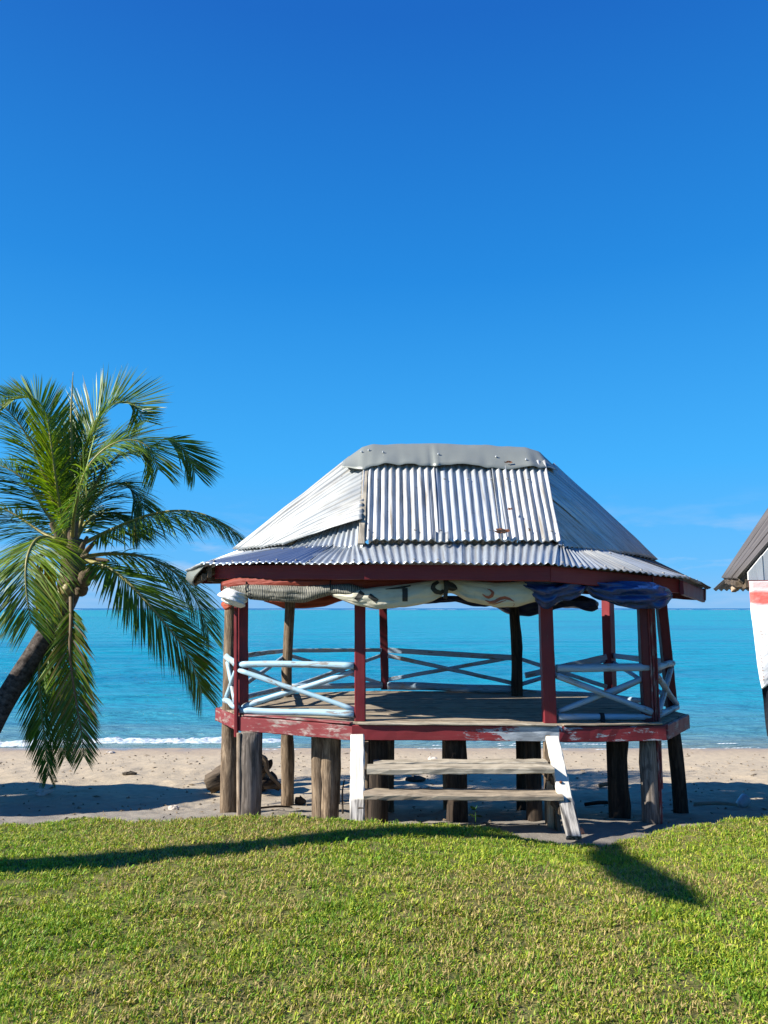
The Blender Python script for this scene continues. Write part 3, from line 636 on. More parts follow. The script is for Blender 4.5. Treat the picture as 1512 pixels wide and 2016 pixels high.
board((572, 1281), b1 + .04, (751, 1280), b2 - .05, 0.048, bw); rail((572, 1352), b1 + .04, (752, 1349), b2 - .05, 0.038, bw)
board((572, 1291), b1 + .04, (751, 1346), b2 - .05, 0.045, bw, 'cross_brace'); board((572, 1353), b1 + .07, (751, 1290), b2 - .02, 0.045, bw, 'cross_brace')
board((764, 1280), b2 - .06, (1010, 1295), b3 - .06, 0.066, bw); rail((764, 1350), b2 - .06, (1010, 1357), b3 - .06, 0.052, bw)
board((764, 1291), b2 - .06, (1010, 1345), b3 - .06, 0.05, bw, 'cross_brace'); board((764, 1338), b2 - .03, (1008, 1294), b3 - .03, 0.048, bw, 'cross_brace')
board((1024, 1297), b3 + .02, (1194, 1352), b4 - .06, 0.05, bw, 'cross_brace'); rail((1024, 1348), b3 + .05, (1192, 1300), b4, 0.026, bw, 'cross_brace')
board((1034, 1330), b3 - .05, (1194, 1293), b4 - .12, 0.07, bw); rail((1024, 1361), b3 + .02, (1198, 1371), b4 - .06, 0.034, bw)
board((1206, 1291), b4, (1318, 1304), pr + .05, 0.066, bw); rail((1208, 1372), b4, (1328, 1388), pr + .05, 0.034, bw)
rail((1206, 1304), b4, (1326, 1378), pr + .05, 0.026, bw, 'cross_brace'); rail((1208, 1366), b4 + .03, (1318, 1312), pr + .08, 0.026, bw, 'cross_brace')
# black strap round the front right bottom rail
c_ = P(1184, 1411, (p3 + p4) / 2 - .02); pole('strap', [c_ + Vector((-0.018, 0, 0)), c_ + Vector((0.022, 0, 0))], 0.037, M['cord'], PAV, sides=12, jit=0.02, seg=4)
beam('strap_end', c_ + Vector((0.005, -0.03, -0.01)), c_ + Vector((0.0, -0.05, -0.075)), 0.04, 0.008, M['cord'], PAV, up=(0, -1, 0), n=3)

# stairs
x = P(1087, 1520, 6.6).x
ST = beam('staircase', (1.48, 6.5, 0.08), (1.48, 6.9, 0.9), 0.04, 0.10, M['timber'], PAV, up=(0, -1, 1))
for px in (1087, 712):
    x = P(px, 1520, 6.6).x
    beam('cleat', (x, 6.52, 0.60), (x, 6.92, 0.60), 0.045, 0.07, M['timber'], ST); beam('cleat', (x, 6.30, 0.41), (x, 6.60, 0.41), 0.045, 0.06, M['timber'], ST)
    beam('prop', (x - 0.02, 6.62, 0.05), (x - 0.02, 6.62, 0.58), 0.05, 0.05, M['timber_pale'], ST, up=(0, -1, 0)); beam('prop', (x + 0.02, 6.88, 0.02), (x + 0.02, 6.88, 0.86), 0.06, 0.06, M['log'], ST, up=(0, -1, 0))
def stringer(t, Yt, bt, Yb, w, m='white_wood'):
    a, b = P(*bt, Yb), P(*t, Yt); return beam('stringer', a, b, w, 0.055, M[m], ST, up=(0, -1, 0.6), n=16, jit=0.004, ch=0.01)
stringer((704, 1449), 6.83, (703, 1628), 6.22, 0.122, 'white_wood_l'); stringer((1087, 1453), 6.83, (1130, 1650), 6.08, 0.118)
def tread(pl, pr_, Y, d, h, name='tread', mat='tread', lift=0.0):
    a, b = P(*pl, Y), P(*pr_, Y); return beam(name, a + Vector((0, d / 2, lift)), b + Vector((0, d / 2, lift)), d, h, M[mat], ST, n=16, jit=0.004, ch=0.006)
tread((722, 1520), (1092, 1518), 6.42, 0.20, 0.048); tread((735, 1506), (1079, 1504), 6.64, 0.13, 0.035)
tread((716, 1570), (1110, 1572), 6.28, 0.24, 0.040, mat='deck')
o = pole('bolt', [P(1104, 1540, 6.5), P(1104, 1540, 6.42)], 0.012, M['rust'], ST, sides=8, seg=2)

# ------------------------------------------------------------------ roof
E = {'F0': P(404, 1108, 7.25), 'F1': P(712, 1106, 6.42), 'F2': P(1094, 1109, 6.40), 'F3': P(1351, 1136, 7.2), 'R': P(1393, 1156, 8.35), 'L': P(370, 1122, 8.35)}
def mir(v, dz=0.0): return Vector((v.x, 16.3 - v.y, v.z + dz))
I_ = {'F0': P(560, 1078, 7.45), 'F1': P(703, 1074, 7.0), 'F2': P(1099, 1075, 7.0), 'F3': P(1200, 1088, 7.45), 'R': P(1290, 1106, 8.2), 'L': P(466, 1086, 8.2)}
for d_ in (E, I_):
    for k in ('F0', 'F1', 'F2', 'F3'): d_['B' + k[1]] = mir(d_[k])
order = ['L', 'F0', 'F1', 'F2', 'F3', 'R', 'B3', 'B2', 'B1', 'B0']
# rafters, wall plate and purlins: the frame under the sheets
J = Join(); ridgeL, ridgeR = P(700, 886, 8.1), P(1062, 886, 8.1)
for k in order:
    e, i = E[k], I_[k]; rg_ = ridgeL if i.x < 0.65 else ridgeR
    if k in ('F1', 'F2', 'B1', 'B2'): rg_ = Vector((i.x, 8.1, ridgeL.z))
    J.add(beam('', e + (i - e) * 0.42 + Vector((0, 0, -0.12)), i + Vector((0, 0, -0.12)), 0.05, 0.075, None, build=False))
    J.add(beam('', i + Vector((0, 0, -0.15)), rg_ + Vector((0, 0, -0.12)), 0.05, 0.07, None, build=False))
for a, b in zip(order, order[1:] + order[:1]):
    J.add(beam('', I_[a] + Vector((0, 0, -0.12)), I_[b] + Vector((0, 0, -0.12)), 0.06, 0.06, None, build=False))
J.add(beam('', ridgeL + Vector((0, 0, -0.10)), ridgeR + Vector((0, 0, -0.10)), 0.06, 0.10, None, build=False))
wp = [P(448, 1168, 7.95), P(478, 1160, 7.35), P(709, 1150, 7.02), P(1078, 1150, 6.98), P(1270, 1160, 7.05), P(1310, 1165, 7.9), Vector((2.7, 9.2, 2.36)), Vector((1.7, 9.45, 2.36)), Vector((-0.05, 9.65, 2.36)), Vector((-1.2, 9.15, 2.36))]
for a, b in zip(wp, wp[1:] + wp[:1]): J.add(beam('', a, b, 0.07, 0.09, None, build=False))
for q in range(1, 4):
    a = wp[q]; J.add(beam('', a + Vector((0, 0, 0.04)), a + Vector((0, 0, 0.26)), 0.06, 0.06, None, up=(0, -1, 0), build=False))
ROOF = J.build('roof', M['timber'], PAV)
# fascia boards
def fas(a, b, mat, h=0.135, inset=0.05, dz=-0.085):
    A_, B_ = E[a], E[b]; d = (B_ - A_).normalized(); nrm = Vector((d.y, -d.x, 0)).normalized()
    if nrm.dot(Vector((A_.x - 0.65, A_.y - 8.1, 0))) < 0: nrm = -nrm
    o_ = -nrm * inset + Vector((0, 0, dz))
    return beam('fascia_board', A_ + o_ + d * 0.02, B_ + o_ - d * 0.006, 0.034, h, mat, ROOF, n=12, jit=0.0025)
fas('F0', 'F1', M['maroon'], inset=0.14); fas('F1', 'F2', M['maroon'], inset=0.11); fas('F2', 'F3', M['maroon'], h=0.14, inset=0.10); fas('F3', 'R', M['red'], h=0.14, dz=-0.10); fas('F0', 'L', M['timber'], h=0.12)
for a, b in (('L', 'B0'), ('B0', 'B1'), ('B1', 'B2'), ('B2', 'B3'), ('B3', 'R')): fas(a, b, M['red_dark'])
beam('eave_timber', P(402, 1136, 7.3), P(384, 1147, 8.2), 0.05, 0.06, M['timber'], ROOF); beam('eave_timber', P(412, 1140, 7.4), P(450, 1146, 8.0), 0.05, 0.05, M['timber'], ROOF)

NAILS = Join()
def sheet(name, lo, hi, mat, n_corr=None, amp=0.0095, nt_=14, parent=None, sag=0.0, dent=0.004, seed=0, ext_lo=0.0, ext_hi=0.0, bulge=0.0, lift=0.0, ragged=0.0):
    """corrugated iron: lo and hi are polylines along the lower and upper edge; the corrugations run from one to the other"""
    def samp(pl, n):
        pl = np.array([tuple(p) for p in pl], float); d = np.concatenate([[0], np.cumsum(np.linalg.norm(np.diff(pl, axis=0), axis=1))]); q = np.linspace(0, d[-1], n)
        return np.stack([np.interp(q, d, pl[:, k]) for k in range(3)], 1), d[-1]
    _, wl = samp(lo, 4); _, wh = samp(hi, 4); n_corr = n_corr or max(2, round(max(wl, wh) / 0.076))
    ns = n_corr * 8 + 1; A_, _ = samp(lo, ns); B_, _ = samp(hi, ns); t = np.linspace(-ext_lo, 1 + ext_hi, nt_)
    pts = A_[:, None] * (1 - t)[None, :, None] + B_[:, None] * t[None, :, None]
    if ragged:
        e = ragged * (vn(np.arange(ns) * 0.11 + seed, np.zeros(ns), 44)); pts[:, 0] += (A_ - B_) / np.linalg.norm(A_ - B_, axis=1, keepdims=True) * e[:, None]
    nn = np.cross(np.gradient(pts, axis=0), np.gradient(pts, axis=1)); nn /= np.linalg.norm(nn, axis=2, keepdims=True) + 1e-9
    if nn[:, :, 2].mean() < 0: nn = -nn
    ss, tt_ = np.meshgrid(np.arange(ns) / 8.0, np.linspace(0, 1, nt_), indexing='ij')
    disp = amp * np.cos(2 * np.pi * ss) * (1 + 0.12 * vn(ss * 0.6, tt_ * 3, seed)) + dent * fbm(ss * 0.35 + seed, tt_ * 2.5, 3, seed) + bulge * np.sin(np.pi * np.clip(ss / n_corr, 0, 1)) * np.sin(np.pi * tt_) - sag * np.sin(np.pi * tt_) + lift
    pts = pts + nn * disp[:, :, None]
    if name in ('skirt_sheet', 'panel_sheet') and parent is None:
        for r_, row in enumerate((max(1, int(nt_ * 0.12)), int(nt_ * 0.72))):
            for cidx in range(8 * (r_ + 1), ns - 4, 24):
                if random.random() < 0.85:
                    c_ = Vector(pts[cidx, row]); n_ = Vector(nn[cidx, row]); NAILS.add(pole('', [c_ - n_ * 0.002, c_ + n_ * 0.008], [0.013, 0.009], None, sides=6, seg=2, jit=0.2, build=False))
    L = np.linalg.norm(A_ - B_, axis=1).mean(); o = seed * 3.7
    gr = np.stack([tt_ * L + o, ss * 0.076 + o * 1.3, np.zeros_like(ss)], 2)
    return grid(name, pts, mat, parent or ROOF, thick=0.003, grain=gr)
def split(a, b, n, ov=0.02):
    d = b - a; return [(a + d * max(0, i / n - ov), a + d * min(1, (i + 1) / n + ov)) for i in range(n)]
# skirt sheets
def skirt(a, b, n, mats, seed, lifts=None):
    for q, ((e0, e1), (i0, i1)) in enumerate(zip(split(E[a], E[b], n), split(I_[a], I_[b], n))):
        sheet('skirt_sheet', [e0, e1], [i0, i1], mats[q % len(mats)], seed=seed + q, ext_hi=0.18, ext_lo=0.06, lift=(0.006 if q % 2 else 0.0), dent=0.005)
zb, zk, zo, zw = M['zinc_blue'], M['zinc'], M['zinc_old'], M['zinc_white']
skirt('F0', 'F1', 3, [zb, zb, zk], 1); skirt('F1', 'F2', 4, [zk, zk, zk, zk], 5); skirt('F2', 'F3', 3, [zk, zw, zk], 10); skirt('L', 'F0', 1, [zk], 14); skirt('F3', 'R', 2, [zo, M['brown_sheet']], 16)
skirt('R', 'B3', 2, [zo, zo], 20); skirt('B3', 'B2', 2, [zk, zk], 23); skirt('B2', 'B1', 3, [zk, zk, zk], 26); skirt('B1', 'B0', 2, [zk, zk], 30); skirt('B0', 'L', 2, [zk, zo], 33)
# grey flat flashing at the left end of the eave
pts = [[P(407, 1106, 7.25), P(388, 1111, 7.8), P(369, 1124, 8.35)], [P(405, 1112, 7.25), P(382, 1133, 7.8), P(366, 1140, 8.3)], [P(384, 1134, 7.3), P(378, 1147, 7.8), P(383, 1157, 8.2)]]
pts = np.array([[tuple(p) for p in r] for r in pts]); grid('end_flashing', pts, M['ridge'], ROOF, thick=0.003, smooth=False, grain=pts)
# middle tier on the left
sheet('middle_sheet', [P(566, 1086, 7.38), P(640, 1083, 7.14), P(716, 1082, 6.96)], [P(600, 1060, 7.52), P(664, 1036, 7.38), P(716, 1020, 7.22)], zk, n_corr=14, seed=40, lift=0.018, nt_=10)
# big hip covers
sheet('hip_sheet', [P(464, 1087, 8.2), P(500, 1083, 7.85), P(562, 1077, 7.42)], [P(690, 905, 8.1), P(722, 922, 7.86), P(718, 975, 7.5), P(713, 1029, 7.13)], zw, n_corr=15, amp=0.0105, seed=41, nt_=26, lift=0.035, dent=0.010, bulge=0.03, ext_hi=0.01)
sheet('hip_sheet', [P(1290, 1106, 8.22), P(1246, 1097, 7.85), P(1205, 1091, 7.55)], [P(1085, 916, 8.1), P(1068, 926, 7.86), P(1078, 985, 7.48)], zk, n_corr=11, amp=0.013, seed=43, nt_=26, lift=0.03, dent=0.008, bulge=0.03)
sheet('hip_sheet', [P(1212, 1092, 7.6), P(1150, 1084, 7.25), P(1104, 1079, 7.0)], [P(1075, 975, 7.55), P(1086, 1020, 7.28), P(1100, 1072, 7.03)], zo, n_corr=12, amp=0.012, seed=44, nt_=20, lift=0.025, dent=0.008)
for sg, key, nm, tops in ((-1, 'L', zw, [P(690, 905, 8.1), P(718, 975, 7.5)]), (1, 'R', zk, [P(1085, 916, 8.1), P(1078, 985, 7.48)])):
    sheet('hip_sheet', [I_[key] + Vector((0, 0, .03)), I_['B0' if sg < 0 else 'B3'] + Vector((0, 0, .03)), I_['B1' if sg < 0 else 'B2'] + Vector((0, 0, .03))], [mir(tops[0]) + Vector((0, 0, .02)), mir(tops[1])], nm, seed=50 + sg, nt_=20, lift=0.02)
# front panel: three sheets nailed side by side
FT, FB = [P(722, 909, 7.9), P(848, 909, 7.9), P(970, 910, 7.9), P(1066, 913, 7.9)], [P(716, 1069, 7.0), P(858, 1071, 7.0), P(992, 1071, 7.0), P(1096, 1071, 7.0)]
for q, (a, b, nc, mt) in enumerate(((0, 1, 10, zo), (1, 2, 9, zk), (2, 3, 8, zo))):
    ex = 0.03
    sheet('panel_sheet', [FB[a] - Vector((ex, 0, 0)), FB[b] + Vector((ex, 0, 0))], [FT[a] - Vector((ex, 0, 0)), FT[b] + Vector((ex, 0, 0))], mt, n_corr=nc, amp=0.0125, nt_=30, seed=60 + q, lift=0.03 + (0.007 if q != 1 else 0), dent=0.007, ext_lo=0.0 if q != 1 else -0.01, ragged=0.012)
sheet('panel_sheet', [mir(FB[3]), mir(FB[0])], [mir(FT[3]), mir(FT[0])], zk, seed=66, lift=0.03)
beam('corner_batten', P(711, 1071, 6.92), P(720, 914, 7.82), 0.06, 0.02, M['tread'], ROOF, up=(0, -0.7, 0.7), n=12, jit=0.004)
beam('corner_batten', P(1104, 1074, 6.98), P(1072, 915, 7.93), 0.035, 0.014, zk, ROOF, up=(0.3, -0.7, 0.7), n=12, jit=0.003)
# overlapping small patch at the foot of the middle sheet
sheet('patch_sheet', [P(856, 1076, 6.93), P(882, 1076, 6.93)], [P(856, 1056, 7.02), P(882, 1056, 7.02)], zw, n_corr=2, seed=70, lift=0.06, nt_=5)
NAILS.build('nail_heads', plain('rusty_nail', (0.14, 0.10, 0.075), 0.7, 0.5, 4, col2=(0.4, 0.4, 0.4)), ROOF)['kind'] = 'stuff'
# ridge cap
nx, nv = 90, 17; pts = np.zeros((nx, nv, 3)); fx = np.linspace(0, 1, nx)
xl, xr = P(676, 905, 8.1).x, P(1086, 918, 8.1).x; x = xl + (xr - xl) * fx
ztop = np.interp(fx, [0, 0.09, 0.14, 0.5, 0.88, 0.94, 1.0], [P(676, 908, 8.1).z, P(712, 883, 8.1).z, P(740, 877, 8.1).z, P(860, 875, 8.1).z, P(1040, 882, 8.1).z, P(1058, 890, 8.1).z, P(1085, 916, 8.1).z])
wav = 0.024 * np.sin(fx * 19 + 0.5) * (0.6 + 0.4 * vn(fx * 6, fx * 0, 81)) + 0.012 * vn(fx * 30, fx * 0, 80)
crease = 0.05 * np.exp(-((fx - 0.435) / 0.012) ** 2) - 0.03 * np.exp(-((fx - 0.42) / 0.015) ** 2) + 0.02 * np.exp(-((fx - 0.87) / 0.02) ** 2) + 0.025 * np.exp(-((fx - 0.1) / 0.015) ** 2)
for j in range(nv):
    u = (j / (nv - 1)) * 2 - 1; au = abs(u)
    endk = np.minimum(1, np.minimum(fx / 0.10, (1 - fx) / 0.09)); yo = u * 0.37 * (0.75 + 0.25 * endk)
    pts[:, j, 0] = x; pts[:, j, 1] = 8.1 + yo - (1 if u < 0 else -1) * crease * au * 0.7
    pts[:, j, 2] = ztop + 0.012 - (np.sqrt(au * au + 0.02) - 0.14) * (0.36 * (0.4 + 0.6 * endk) + wav * (u < 0) * au) + 0.008 * fbm(fx * 9, np.full(nx, u * 2), 3, 82)
gr = np.stack([pts[:, :, 0], pts[:, :, 1], pts[:, :, 2]], 2)
CAP = grid('ridge_cap', pts, M['ridge'], ROOF, thick=0.004, grain=gr)
J = Join()
for f_, u in ((0.20, -0.45), (0.455, -0.62), (0.72, -0.6), (0.86, -0.7), (0.10, -0.3), (0.13, -0.35)):
    i = int(f_ * (nx - 1)); j = int((u + 1) / 2 * (nv - 1)); c_ = Vector(pts[i, j]) + Vector((0, -0.006, 0.006)); J.add(pole('', [c_, c_ + Vector((0, -0.008, 0.012))], [0.013, 0.007], None, sides=8, seg=2, build=False))
J.build('nail_heads', M['nail'], CAP)
def flake(name, px, py, Y, r, mat, parent, nrm, seed, lift=0.0, squash=0.8):
    c_ = P(px, py, Y); t, s, u = frame_of(nrm, (0, 0, 1)); V = [c_ + t * (0.004 + lift)]; rs = random.Random(seed); n = 16
    for k in range(n):
        a = 6.283 * k / n; q = r * rs.uniform(0.55, 1.15); V.append(c_ + s * (q * math.cos(a)) + u * (q * squash * math.sin(a)) + t * (rs.uniform(0, 0.02) + lift))
    return mesh(name, V, [(0, 1 + k, 1 + (k + 1) % n) for k in range(n)], mat, parent)
pn = (FT[0] - FB[0]).cross(FB[1] - FB[0]).normalized()
if pn.z < 0: pn = -pn
for (px, py, Y, r, m_, sd, sq) in ((987, 1047, 7.02, 0.075, M['rust'], 2, 0.6), (986, 1048, 7.01, 0.055, M['hole'], 3, 0.6), (1003, 1003, 7.25, 0.026, M['rust'], 4, 0.8), (1001, 911, 7.80, 0.05, M['rust'], 6, 0.35), (1042, 1043, 7.04, 0.014, M['rust'], 5, 0.8)):
    flake('rust_hole', px, py, Y + (-0.07 if Y < 7.5 else -0.02), r, m_, ROOF, pn, sd, lift=0.004 if m_ == M['hole'] else 0, squash=sq)

# ------------------------------------------------------------------ cloths rolled up under the eaves
def swag(name, cps, mat, label, cat, depth=0.07, wr=0.012, ns=110, nvv=30, seed=0, tight=1.0, parent=None, folds=0):
    """cps: (px, y_top, y_bottom, Y); a rolled sagging cloth with wrinkles that run along it. Returns object and a point function"""
    cp = np.array(cps, float); px = np.linspace(cp[0, 0], cp[-1, 0], ns)
    def cub(col):
        k = np.interp(px, cp[:, 0], cp[:, col]); ker = np.array([1, 2, 3, 2, 1.0]); ker /= ker.sum(); kp = np.pad(k, 2, mode='edge'); return np.convolve(kp, ker, 'valid')
    yt, yb, Yd = cub(1), cub(2), cub(3)
    T = np.array([tuple(P(a, b, c)) for a, b, c in zip(px, yt, Yd)]); B_ = np.array([tuple(P(a, b, c)) for a, b, c in zip(px, yb, Yd)])
    hh = (T[:, 2] - B_[:, 2]) / 2; mid = (T + B_) / 2
    def prof(i, a):
        d = np.minimum(depth, hh[i] * 1.2); m = mid[i].copy() if np.isscalar(i) else mid[i]
        return m + np.stack([np.zeros_like(a), -d * np.sin(a), hh[i] * np.cos(a)], -1)
    pts = np.zeros((ns, nvv, 3)); ang = np.linspace(0, 2 * np.pi, nvv, endpoint=False)
    for i in range(ns):
        w = wr * (fbm(np.full(nvv, px[i] * 0.012 + seed), ang * 2.6, 3, seed) + 0.6 * vn(np.full(nvv, px[i] * 0.05 + seed), ang * 4, seed + 3)) * np.clip(hh[i] / 0.06, 0.3, 1.5) * np.sin(ang / 2) - 1.1 * wr * (1 - np.minimum(1, 4.0 * np.abs(vn(np.full(nvv, px[i] * 0.016 + seed * 3), ang * 3.2, seed + 7)))) * np.clip(hh[i] / 0.06, 0.2, 1.2)
        if folds: w = w + wr * 0.8 * np.sin(ang * folds + px[i] * 0.05 + seed) * np.clip(hh[i] / 0.06, 0.2, 1.2)
        d = min(depth, hh[i] * 1.2)
        pts[i, :, 0] = mid[i, 0]; pts[i, :, 1] = mid[i, 1] - (d + w) * np.sin(ang); pts[i, :, 2] = mid[i, 2] + (hh[i] + 0.5 * w) * np.cos(ang)
    x0 = T[:, 0]; gr = np.stack([np.repeat(x0[:, None], nvv, 1) + seed, np.repeat((ang * 0.06)[None], ns, 0), np.zeros((ns, nvv))], 2)
    v = pts; i, j = np.meshgrid(np.arange(ns - 1), np.arange(nvv), indexing='ij'); i = i.ravel(); j = j.ravel(); j2 = (j + 1) % nvv
    q = [tuple(r) for r in np.stack([i*nvv + j2, (i+1)*nvv + j2, (i+1)*nvv + j, i*nvv + j], 1)] + [tuple(range(nvv)), tuple((ns-1)*nvv + k for k in range(nvv - 1, -1, -1))]
    o = mesh(name, v.reshape(-1, 3), q, mat, parent, smooth=True, grain=gr.reshape(-1, 3))
    if parent is None: tag(o, label, cat)
    def at(x, y, out=0.004):
        fi = np.clip((x - px[0]) / (px[-1] - px[0]) * (ns - 1), 0, ns - 1.001); i0 = int(fi); f_ = fi - i0
        t_, b_ = yt[i0] * (1 - f_) + yt[i0+1] * f_, yb[i0] * (1 - f_) + yb[i0+1] * f_
        a = math.acos(max(-1, min(1, 1 - 2 * (y - t_) / (b_ - t_)))); fa = a / (2 * math.pi) * nvv; j0 = int(fa); g_ = fa - j0; j1 = (j0 + 1) % nvv
        p_ = (pts[i0, j0] * (1 - g_) + pts[i0, j1] * g_) * (1 - f_) + (pts[i0+1, j0] * (1 - g_) + pts[i0+1, j1] * g_) * f_
        return Vector(p_) + Vector((0, -math.sin(a), math.cos(a))) * out
    return o, at
def strokes(name, at, lines, mat, parent, out=0.005):
    """flat print lying on the cloth: polylines (x, y, width) in survey units"""
    V, Fc = [], []
    for ln in lines:
        q = []
        for (a, b) in zip(ln, ln[1:]):
            n = max(2, int(math.hypot(b[0]-a[0], b[1]-a[1]) / 2.0)); q += [tuple(a[k] + (b[k]-a[k]) * i / n for k in range(3)) for i in range(n)]
        q.append(ln[-1]); base = len(V); m = 5
        for i, (x, y, w) in enumerate(q):
            a, b = q[max(0, i-1)], q[min(len(q)-1, i+1)]; dx, dy = b[0]-a[0], b[1]-a[1]; L = math.hypot(dx, dy) or 1
            for k in range(m): s_ = (k / (m - 1) - 0.5) * w; V.append(at(x - dy / L * s_, y + dx / L * s_, out))
        for i in range(len(q) - 1):
            for k in range(m - 1): a = base + i * m + k; Fc.append((a, a + 1, a + m + 1, a + m))
    return mesh(name, V, Fc, mat, parent)
def tie(px, y0, y1, Y, parent, r=0.006):
    return pole('tie_cord', [P(px, y0, Y + 0.02), P(px - 1, (y0 + y1) / 2, Y - 0.09), P(px, y1, Y - 0.02)], r, M['cord'], parent, sides=6, jit=0.1, seg=8)
swag('red_tarpaulin', [(436, 1146, 1166, 7.3), (470, 1136, 1158, 7.2), (600, 1136, 1156, 6.95), (700, 1133, 1163, 6.86), (850, 1133, 1156, 6.85), (1000, 1134, 1149, 6.85), (1030, 1136, 1142, 6.85)], M['redcloth'], 'dull red tarpaulin strip rolled tightly along the front eave', 'tarpaulin', 0.05, 0.01, seed=1)
o, at = swag('striped_cloth_roll', [(440, 1153, 1160, 7.25), (470, 1150, 1166, 7.2), (496, 1150, 1180, 7.12), (560, 1152, 1186, 7.0), (600, 1153, 1187, 6.95), (650, 1151, 1171, 6.86), (690, 1149, 1180, 6.80), (725, 1160, 1172, 6.80)], M['striped'], 'grey and black striped mesh cloth rolled up beside the left front post', 'cloth roll', 0.075, 0.010, seed=2)
tie(485, 1142, 1172, 7.14, o); tie(651, 1136, 1172, 6.88, o)
strokes('lettering', at, [[(498, 1170, 1.8), (494, 1168.5, 1.8), (491, 1171, 1.8), (495, 1173.5, 1.8), (499, 1176, 1.8), (495, 1178.2, 1.8), (491, 1176.5, 1.8)]], M['ink'], o)
o, at = swag('cream_banner', [(655, 1170, 1174, 6.82), (700, 1162, 1192, 6.78), (745, 1155, 1200, 6.74), (800, 1150, 1196, 6.74), (850, 1143, 1184, 6.76), (880, 1137, 1168, 6.80), (890, 1138, 1168, 6.80), (920, 1143, 1184, 6.76), (975, 1147, 1196, 6.74), (1015, 1145, 1195, 6.74), (1058, 1140, 1184, 6.78), (1080, 1150, 1180, 6.8)], M['cream'], 'faded cream banner with black letters and a terracotta swirl under the eave', 'banner', 0.075, 0.007, ns=160, nvv=40, seed=4)
for ls_ in ([[(714, 1166, 11), (707, 1175, 10), (702, 1182, 10)], [(727, 1172, 9), (743, 1184, 9)]], [[(759, 1161, 1.5), (790, 1157.5, 4), (808, 1153.5, 3)], [(797, 1158, 10.5), (797, 1184, 10.5)]],
    [[(863, 1146, 6), (853, 1152, 8), (851, 1159, 9), (857, 1165, 9), (866, 1167, 8), (873, 1163, 7)], [(878, 1148, 6), (888, 1152, 9), (895, 1158, 9), (889, 1161, 6), (880, 1159, 4)]]): strokes('letter', at, ls_, M['ink'], o)
strokes('swirl_emblem', at, [[(957, 1159.5, 0.8), (963, 1162, 3), (968, 1167, 5.5), (966, 1173, 6.5), (960, 1176.5, 5.5), (954, 1175, 3.5), (947, 1169.5, 0.8)],
    [(953, 1181, 1), (962, 1184.5, 3.5), (972, 1184, 5), (982, 1179, 6), (991, 1177, 6), (1000, 1179, 4.5), (1010, 1184, 0.8)], [(960, 1188, 0.8), (972, 1189, 2), (984, 1184.5, 2), (994, 1181.5, 0.8)], [(1009, 1187, 0.7), (1011, 1191, 0.9), (1008, 1193.5, 0.7)]], M['swirl'], o)
k_ = pole('knot', [P(877, 1140, 6.74), P(880, 1152, 6.68), P(878, 1166, 6.70), P(877, 1178, 6.72)], [0.018, 0.024, 0.018, 0.022], M['ink'], o, sides=9, jit=0.25)
pole('knot', [P(880, 1152, 6.69), P(889, 1156, 6.66), P(900, 1160, 6.69)], [0.02, 0.014, 0.006], M['ink'], o, sides=8, jit=0.25)
o, at = swag('blue_tarpaulin', [(1008, 1139, 1146, 6.8), (1040, 1138, 1172, 6.76), (1068, 1138, 1196, 6.72), (1078, 1138, 1197, 6.72), (1100, 1139, 1183, 6.74), (1140, 1141, 1174, 6.78), (1153, 1143, 1160, 6.82), (1165, 1144, 1172, 6.82), (1200, 1145, 1190, 6.82), (1250, 1146, 1199, 6.84), (1290, 1149, 1200, 6.88), (1312, 1158, 1186, 6.96), (1322, 1168, 1178, 7.0)], M['bluetarp'], 'shiny blue tarpaulin bunched in two swags under the right eave', 'tarpaulin', 0.10, 0.026, ns=170, nvv=40, seed=7, folds=7)
tie(1153, 1138, 1164, 6.84, o)
o, at = swag('navy_tarpaulin', [(800, 1180, 1188, 9.5), (850, 1176, 1188, 9.5), (896, 1172, 1184, 9.5), (930, 1174, 1193, 9.45), (975, 1170, 1196, 9.4), (1000, 1168, 1207, 9.35), (1040, 1168, 1214, 9.3), (1075, 1168, 1206, 9.25), (1095, 1168, 1199, 9.2), (1130, 1172, 1197, 9.2), (1150, 1172, 1202, 9.2), (1170, 1178, 1203, 9.2), (1176, 1186, 1198, 9.2)], M['navytarp'], 'dark navy tarpaulin hanging in folds from the back eave', 'tarpaulin', 0.09, 0.022, ns=140, seed=9, folds=3)
o, at = swag('orange_tarpaulin', [(520, 1176, 1184, 9.35), (560, 1172, 1198, 9.35), (600, 1170, 1198, 9.4), (640, 1170, 1194, 9.45), (680, 1170, 1180, 9.5), (700, 1172, 1178, 9.5)], M['orangecloth'], 'orange red tarpaulin hanging from the back eave at left', 'tarpaulin', 0.07, 0.016, seed=12)
# white cloth knotted round the heads of the left posts
ns, nv = 60, 26; pts = np.zeros((ns, nv, 3)); c0 = P(460, 1177, 7.16)
for i in range(ns):
    a = 2 * math.pi * i / ns
    for j in range(nv):
        f_ = j / (nv - 1); zz = (f_ - 0.5) * 0.155; r = 0.135 * (math.sin(math.pi * (0.06 + 0.88 * f_))) ** 0.45
        w = 0.013 * math.sin(a * 2 + f_ * 10 + 1) + 0.010 * math.sin(a * 3 + f_ * 19) + 0.010 * float(fbm(a * 2, f_ * 6, 2, 14)); rr = r + w
        pts[i, j] = (c0.x + rr * math.cos(a) * 0.98, c0.y + rr * math.sin(a) * 0.9, c0.z + zz + 0.02 * math.cos(a + 2.9))
pts = np.concatenate([pts, pts[:1]]); gr = np.stack([np.repeat(np.linspace(0, 0.8, ns + 1)[:, None], nv, 1), np.repeat(np.linspace(0, .2, nv)[None], ns + 1, 0), np.zeros((ns + 1, nv))], 2)
o = grid('white_cloth_bundle', pts, M['whitecloth'], smooth=True, grain=gr, thick=0.004); tag(o, 'crumpled white cloth knotted round the head of the left corner posts', 'cloth bundle')
